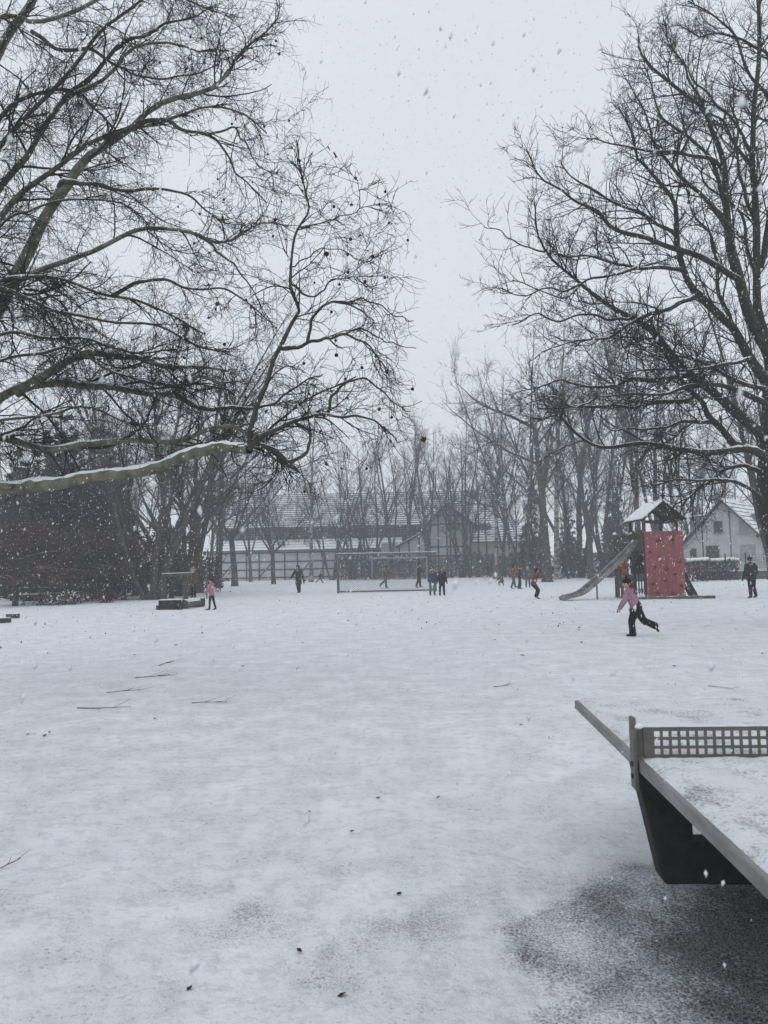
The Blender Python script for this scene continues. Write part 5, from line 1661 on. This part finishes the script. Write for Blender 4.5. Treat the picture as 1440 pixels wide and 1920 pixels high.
def person(px, py, H, heading, label, pose, wear, kid=True, z0=0.0, at=None, fine=False):
    """heading: degrees turned left from facing away from the camera (0 away, 90 facing left, 180 towards camera, 270 right)"""
    loc = at if at is not None else G(px, py)
    root = empty('person', loc, R(heading), label, 'person')
    vx = .012 if fine else .019
    hh = H / (6.2 if kid else 7.3)
    hip, sho = H * (.49 if kid else .52), H * (.785 if kid else .815)
    sw, hwid = H * .105, H * .050
    ua, fa, th, sh = H * .165, H * .15, H * .245, H * .215
    g = pose.get
    lean = R(g('lean', 4))
    side = R(g('side', 0))
    tdir = Vector((math.sin(side), math.sin(lean) * math.cos(side), math.cos(lean) * math.cos(side))).normalized()
    pel = Vector((0, 0, hip))
    neck = pel + tdir * (sho - hip)
    xax = Vector((1, 0, 0))
    tw_ = R(g('twist', 0))
    sax = Vector((math.cos(tw_), math.sin(tw_), -math.sin(side)))
    J = {}
    for k, s in (('l', -1), ('r', 1)):
        a, kn, sp = R(g('thigh_' + k, 0)), R(g('knee_' + k, 3)), R(g('splay_' + k, 4)) * s
        hj = pel + Vector((s * hwid, 0, -.01 * H))
        kj = hj + Vector((math.sin(sp), math.sin(a) * math.cos(sp), -math.cos(a) * math.cos(sp))) * th
        b = a - kn
        aj = kj + Vector((math.sin(sp) * .5, math.sin(b), -math.cos(b))).normalized() * sh
        ft = b + R(g('foot_' + k, 0))
        fd = Vector((math.sin(sp) * .6, math.cos(ft), math.sin(ft))).normalized()
        J['hip' + k], J['knee' + k], J['ank' + k], J['fd' + k] = hj, kj, aj, fd
        f, o, e, ein = R(g('arm_' + k, 5)), R(g('out_' + k, 10)) * s, R(g('elbow_' + k, 15)), R(g('in_' + k, 0)) * s
        sj = neck + sax * (s * sw) - tdir * (.015 * H)
        ej = sj + Vector((math.sin(o), math.sin(f) * math.cos(o), -math.cos(f) * math.cos(o))) * ua
        wd = Vector((math.sin(o) * .6 - math.sin(ein), math.sin(f + e), -math.cos(f + e))).normalized()
        wj = ej + wd * fa
        J['sho' + k], J['elb' + k], J['wri' + k], J['hd' + k] = sj, ej, wj, wd
    foot_l = H * .075
    low = min(min(J['ank' + k].z, (J['ank' + k] + J['fd' + k] * H * .10).z) for k in 'lr') - H * .028
    off = Vector((0, 0, -low + z0))
    pel, neck = pel + off, neck + off
    for k in list(J):
        if not k.startswith(('fd', 'hd')): J[k] = J[k] + off
    hp, hy = R(g('head_pitch', 0)), R(g('head_yaw', 0))
    hrot = Euler((-hp, 0, hy)).to_matrix()
    hc = neck + tdir * (H * .035) + hrot @ Vector((0, .012 * H, hh * .55))
    hr = (hh * .37, hh * .43, hh * .5)

    # -- body: one fused skin
    b = MB()
    b.chain([pel, pel.lerp(neck, .5), neck - tdir * .02 * H], [H * .062, H * .06, H * .065])
    b.chain([neck - tdir * .01 * H, hc - hrot @ Vector((0, 0, hh * .25))], [H * .032, H * .030])
    b.ball(hc, hr, 14, hrot)
    b.ball(hc + hrot @ Vector((0, hh * .16, -hh * .26)), (hh * .24, hh * .22, hh * .22), 10, hrot)
    b.ball(hc + hrot @ Vector((0, hh * .43, -hh * .08)), (hh * .06, hh * .085, hh * .09), 8, hrot)
    for s in (-1, 1):
        b.ball(hc + hrot @ Vector((s * hh * .37, 0, -hh * .03)), (hh * .05, hh * .09, hh * .13), 8, hrot)
    for k, s in (('l', -1), ('r', 1)):
        b.chain([J['sho' + k], J['elb' + k], J['wri' + k]], [H * .026, H * .021, H * .016])
        b.chain([J['hip' + k], J['knee' + k], J['ank' + k]], [H * .046, H * .032, H * .022])
        wd = J['hd' + k]
        ups = Vector((0, 1, 0)) if abs(wd.z) > .7 else Vector((0, 0, 1))
        across = wd.cross(Vector((s, 0, 0))).normalized() if abs(wd.x) < .9 else Vector((0, 1, 0))
        pc = J['wri' + k] + wd * H * .028
        wy = wd
        xa = across
        za_ = xa.cross(wy).normalized()
        m3 = Matrix((xa, wy, za_)).transposed()
        b.ball(pc, (H * .024, H * .032, H * .012), 8, m3)
        curl = za_ * s
        for j, (fo, fl_) in enumerate(((-.017, .036), (-.006, .044), (.006, .041), (.016, .031))):
            base = pc + xa * (fo * H) + wd * (H * .024)
            mid = base + wd * (fl_ * H * .55) + curl * (-H * .004)
            tip = mid + wd * (fl_ * H * .40) + curl * (-H * .013)
            b.chain([base, mid, tip], [max(.0075, H * .006), max(.007, H * .0055), max(.0065, H * .005)], 6)
        tb = pc + xa * (-H * .020) - wd * (H * .008)
        b.chain([tb, tb - xa * (H * .014) + wd * (H * .016), tb - xa * (H * .016) + wd * (H * .034)], [max(.008, H * .0065), max(.0075, H * .006), max(.007, H * .005)], 6)
        b.ball(J['ank' + k] + J['fd' + k] * H * .05 - Vector((0, 0, H * .01)), (H * .02, H * .06, H * .016), 8, J['fd' + k].to_track_quat('Y', 'Z').to_matrix())
    fuse(b.build('body', M['skin'], root), vx, 3, .4)
    # -- face details
    for s in (-1, 1):
        MB().ball(hc + hrot @ Vector((s * hh * .15, hh * .385, hh * .02)), hh * .038, 8).build('eye', EYE, root, True)
    MB().ball(hc + hrot @ Vector((0, hh * .39, -hh * .24)), (hh * .10, hh * .03, hh * .022), 8, hrot).build('mouth', LIP, root, True)

    # -- trousers
    t = MB()
    fat = wear.get('fat', 1.0)
    t.chain([pel + tdir * (.03 * H), pel - Vector((0, 0, .02 * H))], [H * .078 * fat, H * .080 * fat])
    for k in 'lr':
        t.chain([J['hip' + k], J['hip' + k].lerp(J['knee' + k], .55), J['knee' + k], J['knee' + k].lerp(J['ank' + k], .5), J['knee' + k].lerp(J['ank' + k], .93)],
                [H * .066 * fat, H * .056 * fat, H * .047 * fat, H * .045 * fat, H * .040 * fat * wear.get('flare', 1)])
    fuse(t.build('trousers', wear['trousers'], root), vx)
    # -- boots
    for k in 'lr':
        s = MB()
        fd = J['fd' + k]
        q = fd.to_track_quat('Y', 'Z').to_matrix()
        aj = J['ank' + k]
        dn = q @ Vector((0, 0, -1))
        s.ball(aj + fd * H * .045 + dn * H * .012, (H * .031, H * .074, H * .022), 10, q)
        s.ball(aj + fd * H * .082 + dn * H * .013, (H * .029, H * .034, H * .021), 8, q)
        s.chain([aj + dn * H * .005, J['knee' + k].lerp(aj, .80)], [H * .032, H * .034])
        m3 = q
        s.bm.verts.ensure_lookup_table()
        so_ = fuse(s.build('boot', wear['boots'], root), vx * .9, 3)
    # -- jacket / coat
    j = MB()
    jf = wear.get('puff', 1.0)
    dep = .80
    lenj = wear.get('coat', 0.0)
    rows_ = [(neck - tdir * .0 * H, H * .060), (neck - tdir * .05 * H, H * .088 * jf), (pel.lerp(neck, .55), H * .090 * jf), (pel.lerp(neck, .2), H * .092 * jf), (pel - tdir * .03 * H, H * .094 * jf)]
    if lenj > 0:
        hem = pel + Vector((0, -math.sin(lean) * .02, -lenj * H))
        rows_ += [(pel.lerp(hem, .5), H * .102 * jf), (hem, H * .106 * jf)]
    tq = tdir.to_track_quat('Z', 'Y').to_matrix()
    rings = []
    for c, r in rows_:
        wide = 1.15 if r > H * .07 else 1.0
        rings.append([tuple(c + sax * (math.cos(a) * r * wide) + tq.col[1].cross(Vector((1, 0, 0))).cross(Vector((1, 0, 0))) * 0 + Vector((0, 1, 0)) * (math.sin(a) * r * dep)) for a in np.linspace(0, 2 * math.pi, 16, endpoint=False)])
    j.loft(rings[::-1])
    for k in 'lr':
        j.chain([J['sho' + k] - sax * 0, J['elb' + k], J['elb' + k].lerp(J['wri' + k], .92)], [H * .050 * jf, H * .043 * jf, H * .034 * jf])
    j.chain([neck, neck + tdir * .022 * H], [H * .056, H * .050])
    if wear.get('hood') == 'down':
        j.ball(neck - Vector((0, H * .055, 0)) + tdir * .01 * H, (H * .068, H * .045, H * .042), 10)
    jo = fuse(j.build('jacket', wear['jacket'], root), vx)
    if wear.get('yoke'):        # upper half in another fabric
        yk = MB()
        rr = [(c, r * 1.035) for c, r in rows_[:3]]
        rings = [[tuple(c + sax * (math.cos(a) * r * 1.15) + Vector((0, 1, 0)) * (math.sin(a) * r * dep)) for a in np.linspace(0, 2 * math.pi, 16, endpoint=False)] for c, r in rr]
        yk.loft(rings[::-1])
        fuse(yk.build('yoke', wear['yoke'], jo), vx)
    # -- headgear
    if wear.get('hood') == 'up':
        h = MB()
        h.ball(hc + hrot @ Vector((0, -hh * .10, hh * .06)), (hh * .50, hh * .50, hh * .58), 14, hrot)
        h.chain([neck, hc - hrot @ Vector((0, hh * .2, hh * .3))], [H * .055, hh * .38])
        fuse(h.build('hood', wear.get('hood_mat', wear['jacket']), root), vx)
        if wear.get('fur'):
            f = MB()
            for a in np.linspace(-.5 * math.pi * .7, 1.5 * math.pi + .5 * math.pi * -.3, 15):
                f.ball(hc + hrot @ Vector((math.cos(a) * hh * .42, hh * .26, math.sin(a) * hh * .48 + .02 * hh)), hh * rng.uniform(.11, .15), 6)
            f.build('fur_trim', wear['fur'], root, True)
    elif wear.get('hat'):
        h = MB()
        h.ball(hc + hrot @ Vector((0, -hh * .03, hh * .19)), (hh * .43, hh * .47, hh * .40), 14, hrot)
        h.ball(hc + hrot @ Vector((0, -hh * .12, hh * .02)), (hh * .43, hh * .38, hh * .30), 12, hrot)
        fuse(h.build('hat', wear['hat'], root), vx)
        if wear.get('pom'):
            MB().ball(hc + hrot @ Vector((0, -hh * .04, hh * .66)), hh * .16, 8).build('pompom', wear['hat'], root, True)
    else:
        h = MB()
        h.ball(hc + hrot @ Vector((0, -hh * .06, hh * .12)), (hh * .41, hh * .45, hh * .45), 14, hrot)
        h.ball(hc + hrot @ Vector((0, -hh * .15, -hh * .08)), (hh * .39, hh * .33, hh * .36), 12, hrot)
        fuse(h.build('hair', wear.get('hair', HAIR), root), vx)
    if wear.get('long_hair'):
        h = MB()
        h.chain([hc + hrot @ Vector((0, -hh * .25, -hh * .1)), neck - Vector((0, H * .06, -.01 * H)), neck - tdir * .07 * H - Vector((0, H * .085, 0))], [hh * .30, hh * .26, hh * .14])
        fuse(h.build('hair', wear['long_hair'], root), vx)
    if wear.get('scarf'):
        s = MB()
        for a in np.linspace(0, 2 * math.pi, 12, endpoint=False):
            s.ball(neck + tdir * .025 * H + Vector((math.cos(a) * H * .058, math.sin(a) * H * .052 + .006 * H, 0)), H * .026, 6)
        fuse(s.build('scarf', wear['scarf'], root), vx)
    if wear.get('pack'):
        s = MB()
        s.box((H * .18, H * .09, H * .22), neck.lerp(pel, .42) - Vector((0, H * .115, 0)), (lean * -1, 0, 0), H * .02)
        fuse(s.build('backpack', wear['pack'], root), vx)
    if wear.get('gloves'):
        for k in 'lr':
            wd = J['hd' + k]
            s = MB().ball(J['wri' + k] + wd * H * .045, (H * .026, H * .026, H * .05), 8, wd.to_track_quat('Z', 'Y').to_matrix())
            s.ball(J['wri' + k] + wd * H * .03 + Vector((0, H * .022, 0)), (H * .012, H * .014, H * .026), 6)
            fuse(s.build('mitten', wear['gloves'], root), vx)
    if wear.get('vest'):
        v = MB()
        rr = [(c, r * 1.06) for c, r in rows_[1:5]]
        rings = [[tuple(c + sax * (math.cos(a) * r * 1.15) + Vector((0, 1, 0)) * (math.sin(a) * r * dep)) for a in np.linspace(0, 2 * math.pi, 16, endpoint=False)] for c, r in rr]
        v.loft(rings[::-1])
        fuse(v.build('safety_vest', wear['vest'], root), vx)
    return root


EYE = plain('eye_dark', (.02, .015, .012), (.015, .012, .01), 5, .3)
LIP = plain('lips', (.35, .14, .12), (.3, .12, .1), 5, .5)
HAIR = fabric('dark_hair', (.025, .018, .014))
F_ = {k: fabric(k, c) for k, c in dict(
    black=(.010, .010, .012), navy=(.018, .024, .045), blue=(.035, .065, .115), pink=(.50, .20, .24), lilac=(.36, .22, .27), olive=(.115, .080, .038),
    khaki=(.075, .080, .050), brown=(.20, .095, .040), rust=(.15, .055, .028), red=(.32, .035, .04), maroon=(.16, .045, .050), grey=(.16, .16, .16), pale=(.42, .42, .42),
    denim=(.09, .11, .15), green=(.020, .040, .028), orange=(.85, .14, .03), darkred=(.045, .014, .014), fur=(.40, .34, .26), greygreen=(.10, .12, .11), white=(.6, .58, .58)).items()}

walk_pose = dict(lean=6, thigh_l=26, knee_l=12, thigh_r=-16, knee_r=16, arm_l=-24, arm_r=22, elbow_l=20, elbow_r=25)
stand_pose = dict(lean=3, thigh_l=2, thigh_r=-2, arm_l=4, arm_r=6, out_l=12, out_r=12)
run_pose = dict(lean=14, thigh_l=32, knee_l=30, thigh_r=-22, knee_r=52, foot_r=-35, arm_l=-42, arm_r=38, elbow_l=60, elbow_r=70)

# girl in lilac running past the tower, to the left and a little away
person(1195, 1192, 1.26, 72, 'girl in lilac padded jacket and black trousers running across the snow', dict(lean=20, twist=-14, thigh_l=20, knee_l=24, thigh_r=-26, knee_r=38, foot_l=4, foot_r=-58, splay_l=3, splay_r=3, arm_l=22, out_l=10, elbow_l=10, arm_r=-24, out_r=14, elbow_r=50, head_pitch=6),
       dict(jacket=F_['lilac'], trousers=F_['black'], boots=F_['darkred'], hat=F_['black'], pom=True, hood='down', long_hair=fabric('brown_hair', (.09, .035, .02)), puff=1.24, fat=1.28, flare=1.25, gloves=F_['pink']), fine=True)
person(1411, 1121, 1.66, 14, 'person in dark green and navy jacket with pompom hat seen from behind', dict(lean=3, thigh_l=-4, thigh_r=12, knee_r=26, splay_r=9, arm_l=2, arm_r=4, out_l=14, out_r=14, elbow_l=18, elbow_r=16),
       dict(jacket=F_['navy'], yoke=F_['green'], trousers=F_['black'], boots=F_['black'], hat=F_['black'], pom=True, puff=1.08, pack=F_['green'], gloves=F_['black'], coat=.05), kid=False)
person(397, 1144, 1.24, 78, 'child in pink jacket with white pattern standing by the play frame', dict(lean=2, thigh_l=8, knee_l=6, thigh_r=-10, knee_r=6, arm_l=12, arm_r=20, elbow_l=30, elbow_r=40),
       dict(jacket=F_['pink'], yoke=plain('white_blotched_fabric', (.62, .58, .60), (.12, .09, .10), 14, .9, lo=.5, hi=.55), trousers=F_['navy'], boots=F_['black'], hat=F_['black'], hood='down', coat=.06, puff=.98, fat=.85))
person(0, 0, 1.30, 165, 'child in olive parka with fur hood standing on the play frame', dict(lean=2, thigh_l=5, thigh_r=-5, arm_l=8, arm_r=-2, out_l=8, out_r=14, head_pitch=-8),
       dict(jacket=F_['olive'], trousers=F_['black'], boots=F_['black'], hood='up', fur=F_['fur'], coat=.13, puff=1.12, fat=.8, gloves=F_['black']), at=BACKBOX)
person(560, 1112.5, 1.74, 160, 'adult in long dark coat with hood walking left of the goal', dict(walk_pose, thigh_l=14, thigh_r=-10, arm_l=-8, out_l=22, arm_r=16, out_r=24, elbow_l=12),
       dict(jacket=F_['navy'], trousers=F_['black'], boots=F_['black'], hood='up', hood_mat=F_['black'], coat=.20, puff=.98, gloves=F_['black']), kid=False)
person(573, 1095, 1.0, 120, 'small child in pale jacket crouching behind the walking adult', dict(lean=38, thigh_l=80, knee_l=105, thigh_r=70, knee_r=100, arm_l=40, arm_r=45),
       dict(jacket=F_['pale'], trousers=F_['black'], boots=F_['black'], hat=F_['pale'], puff=1.05))
person(600, 1094.5, 1.25, 285, 'child in dark clothes with red hat running left of the goal', dict(run_pose, thigh_l=34, knee_l=12, thigh_r=-38, knee_r=10),
       dict(jacket=F_['black'], trousers=F_['black'], boots=F_['black'], hat=F_['red']))
person(724, 1102.5, 1.58, 290, 'child in maroon jacket running inside the goal outline', dict(run_pose, lean=8, thigh_l=6, knee_l=4, thigh_r=-32, knee_r=22),
       dict(jacket=F_['maroon'], trousers=F_['greygreen'], boots=F_['black'], hat=F_['black'], flare=1.3))
person(786, 1102, 1.76, 275, 'adult in ankle-length dark coat with pale scarf behind the goal net', dict(lean=2, thigh_l=8, thigh_r=-12, knee_r=10, arm_l=20, arm_r=20, elbow_l=70, elbow_r=70, out_l=6, out_r=6, head_pitch=8),
       dict(jacket=F_['black'], trousers=F_['black'], boots=F_['grey'], hat=F_['black'], scarf=F_['pale'], coat=.32, puff=.95), kid=False)
person(811, 1116, 1.47, 190, 'boy in blue jacket and grey trousers standing at the goal', dict(stand_pose), dict(jacket=F_['blue'], trousers=F_['grey'], boots=F_['black'], hat=F_['black'], puff=1.08, coat=.05, fat=1.05))
person(829, 1116.5, 1.45, 186, 'boy all in black with hood standing beside the boy in blue', dict(stand_pose, out_r=16), dict(jacket=F_['black'], trousers=F_['black'], boots=F_['black'], hood='up', fur=F_['grey'], puff=1.10, coat=.04, gloves=F_['black']))
person(942, 1099, 1.15, 20, 'child in khaki jacket squatting on the snow', dict(lean=30, thigh_l=88, knee_l=125, thigh_r=88, knee_r=125, splay_l=16, splay_r=16, arm_l=50, arm_r=50), dict(jacket=F_['khaki'], trousers=F_['khaki'], boots=F_['black'], hood='up', puff=1.15, coat=.02))
person(963, 1104, 1.50, 300, 'child in brown jacket and jeans walking with arm over a friend', dict(walk_pose), dict(jacket=F_['brown'], trousers=F_['denim'], boots=F_['black'], puff=1.05, coat=.05))
person(975, 1104.5, 1.38, 250, 'child in navy jacket walking right of the one in brown', dict(walk_pose, thigh_l=-8, knee_l=8, thigh_r=10, lean=8), dict(jacket=F_['navy'], trousers=F_['navy'], boots=F_['black'], hat=F_['navy'], puff=1.02))
person(990, 1101, 1.42, 180, 'child in grey-green jacket and jeans standing before the gnarled tree', dict(stand_pose), dict(jacket=F_['greygreen'], trousers=F_['denim'], boots=F_['black'], scarf=F_['pale']))
person(1001, 1123.5, 1.42, 285, 'boy in rust jacket with bent knees stretching both arms forward', dict(lean=22, thigh_l=42, knee_l=62, thigh_r=36, knee_r=58, arm_l=68, arm_r=62, elbow_l=8, elbow_r=10, out_l=6, out_r=8, head_pitch=-4),
       dict(jacket=F_['rust'], trousers=F_['black'], boots=F_['black'], hood='down', puff=1.04, scarf=F_['black']))
person(0, 0, 1.52, 8, 'child in bright orange hood and shoulders standing beside the play tower', dict(stand_pose, lean=8), dict(jacket=F_['grey'], yoke=F_['orange'], hood='up', hood_mat=F_['orange'], trousers=F_['grey'], boots=F_['black'], coat=.05), at=GX(1172, TY + 1.2))

dg = bpy.context.evaluated_depsgraph_get()
for o in REM:
    me = bpy.data.meshes.new_from_object(o.evaluated_get(dg))
    me.name = o.name
    o.modifiers.clear()
    o.data = me

# ------------------------------------------------------------------ litter on the snow
M['leaf_dark'] = plain('fallen_leaf_dark', (.045, .022, .016), (.022, .014, .012), 20, .8)
lfb = MB()
lfb.loft([[(0, -.045, .004), (.001, -.045, .004), (.0005, -.045, .006)], [(-.028, -.012, .012), (.026, -.010, .004), (0, -.01, .022)], [(-.022, .02, .006), (.028, .02, .014), (0, .02, .018)], [(0, .05, .010), (.001, .05, .010), (.0005, .05, .012)]])
leaf_flat = lfb.mesh('fallen_leaf', M['leaf_dark'])
leaf_spots = [(290, 1348), (52, 1378), (84, 1380), (92, 1374), (567, 1206), (252, 1229), (709, 1497), (822, 1496), (748, 1677), (355, 1855), (641, 1868), (561, 1784), (660, 1560), (580, 1523), (935, 1172), (825, 1168), (892, 1142), (928, 1200), (977, 1360), (1265, 1250), (980, 1230), (700, 1180), (455, 1250), (160, 1185), (330, 1210), (520, 1172), (640, 1150), (430, 1165), (240, 1150), (760, 1150), (870, 1120), (600, 1130), (1050, 1170), (1380, 1180), (1090, 1205)]
for px, py in leaf_spots:
    o = link('fallen_leaf', leaf_flat, loc=G(px, py) + Vector((0, 0, .004)), rot=(rng.uniform(-.2, .2), rng.uniform(-.2, .2), rng.uniform(0, 6)), scale=[rng.uniform(.8, 1.2) * (.36 if py > 1450 else .5 if py > 1300 else .85)] * 3)
    tag(o, 'small dark fallen leaf lying on the white snow', 'leaf', 'fallen leaves on the snow')


def twig(px0, py0, px1, py1, label, n=3):
    a, b = G(px0, py0), G(px1, py1)
    root = empty('fallen_twig', (a + b) / 2, 0, label, 'twig', 'fallen twigs on the snow')
    d = np.array(b - a)
    N = 10
    pts = np.array([np.array(a) + d * t for t in np.linspace(0, 1, N)]) - np.array(root.location)
    ph = rng.uniform(0, 6)
    pts[:, 1] += np.sin(np.linspace(0, 4, N) + ph) * .05 * np.linalg.norm(d)
    pts[:, :2] += rng.normal(0, .007, (N, 2)) * min(1, np.linalg.norm(d))
    pts[:, 2] = .010 + np.abs(rng.normal(0, .012, N)) * min(1, np.linalg.norm(d)) ** 2
    kk = min(1.0, np.linalg.norm(d) / 1.0)
    r = np.linspace(.008, .004, N) * (.4 + .6 * kk)
    link('stem', tubes_mesh('twig_stem', [(pts[None], r[None], 5)], M['bark_oak_twig']), root)
    c, cr_ = children(pts[None], r[None], n / max(np.linalg.norm(d), .1), abs_len(.3 * kk, .8 * kk), (.25, .6), 7, .10, (0, 0, 0), rmin=.0025, minn=2)
    c[:, :, 2] = np.abs(c[:, :, 2]) * .5 + .008
    link('side_shoots', tubes_mesh('twig_shoots', [(c, cr_, 4)], M['bark_oak_twig']), root)


twig(145, 1329, 246, 1328, 'longest bare twig lying on the snow, nearest of the left ones')
twig(200, 1300, 262, 1295, 'forked twig on the snow behind the longest twig')
twig(298, 1249, 327, 1240, 'small tangled twig bundle on the snow, furthest of the left ones', 6)
twig(252, 1273, 320, 1266, 'thin pale twig on the snow in front of the tangled bundle')
twig(360, 1319, 425, 1318, 'forked straight twig on the snow right of the longest twig')
twig(1328, 1287, 1366, 1292, 'short twig on the snow behind the table tennis table')
twig(925, 1289, 955, 1286, 'short twig on the snow left of the table')
twig(0, 1632, 40, 1612, 'thin twig on the snow cut by the left edge')

# small clods of leaves and dirt in the churned snow (too many to count)
nC = 1300
cxy = np.stack([rng.uniform(-26, 30, nC), rng.uniform(12, 62, nC)], 1)
keep = (vnoise(cxy[:, 0], cxy[:, 1], 4.0, 77) > .5) & (np.abs(cxy[:, 0]) < cxy[:, 1] * .6)
cxy = cxy[keep]
cc = np.concatenate([cxy, np.full((len(cxy), 1), .012)], 1)
lit = link('leaf_litter', leaf_cloud(cc, .032, 'leaf_litter', M['leaf_dark'], .5))
tag(lit, 'scattered dark leaf crumbs strewn over the trodden snow', 'leaf litter', None, 'stuff')

# ------------------------------------------------------------------ haze and falling snow
hz = MB().box((420, 250, 29), (0, 95, 13.5)).build('haze', None)
hm = bpy.data.materials.new('snowy_air')
hm.use_nodes = True
hn = hm.node_tree
hn.nodes.clear()
ho = hn.nodes.new('ShaderNodeOutputMaterial')
hv = hn.nodes.new('ShaderNodeVolumePrincipled')
hv.inputs['Color'].default_value = (.93, .96, 1.0, 1)
hv.inputs['Density'].default_value = .0023
hv.inputs['Anisotropy'].default_value = 0.0
hn.links.new(hv.outputs[0], ho.inputs['Volume'])
hz.data.materials.clear()
hz.data.materials.append(hm)
tag(hz, 'pale snowy air hanging over the whole yard', 'haze', None, 'stuff')


def flakes():
    zones = ((-1.4, 1.4, .45, 1.7, .5, 3.1, 9, .0034, .0068), (-4.5, 4.5, .5, 7, -0.0, 6.5, 60, .0019, .0056), (-10, 10, 7, 16, 0, 10, 12, .0036, .0080), (-18, 18, 16, 34, 0, 11, 1.6, .0056, .0115))
    C, S = [], []
    for x0, x1, y0, y1, z0, z1, dens, s0, s1 in zones:
        n = int((x1 - x0) * (y1 - y0) * (z1 - z0) * dens)
        C.append(np.stack([rng.uniform(x0, x1, n), rng.uniform(y0, y1, n), rng.uniform(z0, z1, n)], 1))
        S.append(s0 + (s1 - s0) * rng.random(n) ** 3.0)
    C, S = np.concatenate(C), np.concatenate(S)
    ok = ~((C[:, 2] < .95) & (C[:, 0] > 1.0) & (C[:, 0] < 3.0) & (C[:, 1] > 1.8) & (C[:, 1] < 5.2)) & (C[:, 2] > .06)
    C, S = C[ok], S[ok]
    n = len(C)
    fall = norm(np.array([[.32, .1, 1.0]]) + rng.normal(0, .25, (n, 3)))
    u = norm(np.cross(fall, rng.normal(0, 1, (n, 3))))
    v = np.cross(fall, u)
    j = lambda: rng.uniform(.6, 1.3, n)[:, None]
    s = S[:, None]
    V = np.stack([C + u * s * j(), C + (-.5 * u + .87 * v) * s * j(), C + (-.5 * u - .87 * v) * s * j(), C + fall * s * 1.9 * j(), C - fall * s * 1.9 * j()], 1)
    tri = np.array([(0, 1, 3), (1, 2, 3), (2, 0, 3), (1, 0, 4), (2, 1, 4), (0, 2, 4)])
    T = (np.arange(n)[:, None, None] * 5 + tri[None]).reshape(-1, 3)
    return np_mesh('falling_snow', V.reshape(-1, 3), None, T, mat=M['snow'])


fs = link('falling_snow', flakes())
tag(fs, 'white snowflakes falling through the air everywhere', 'snowflakes', None, 'stuff')
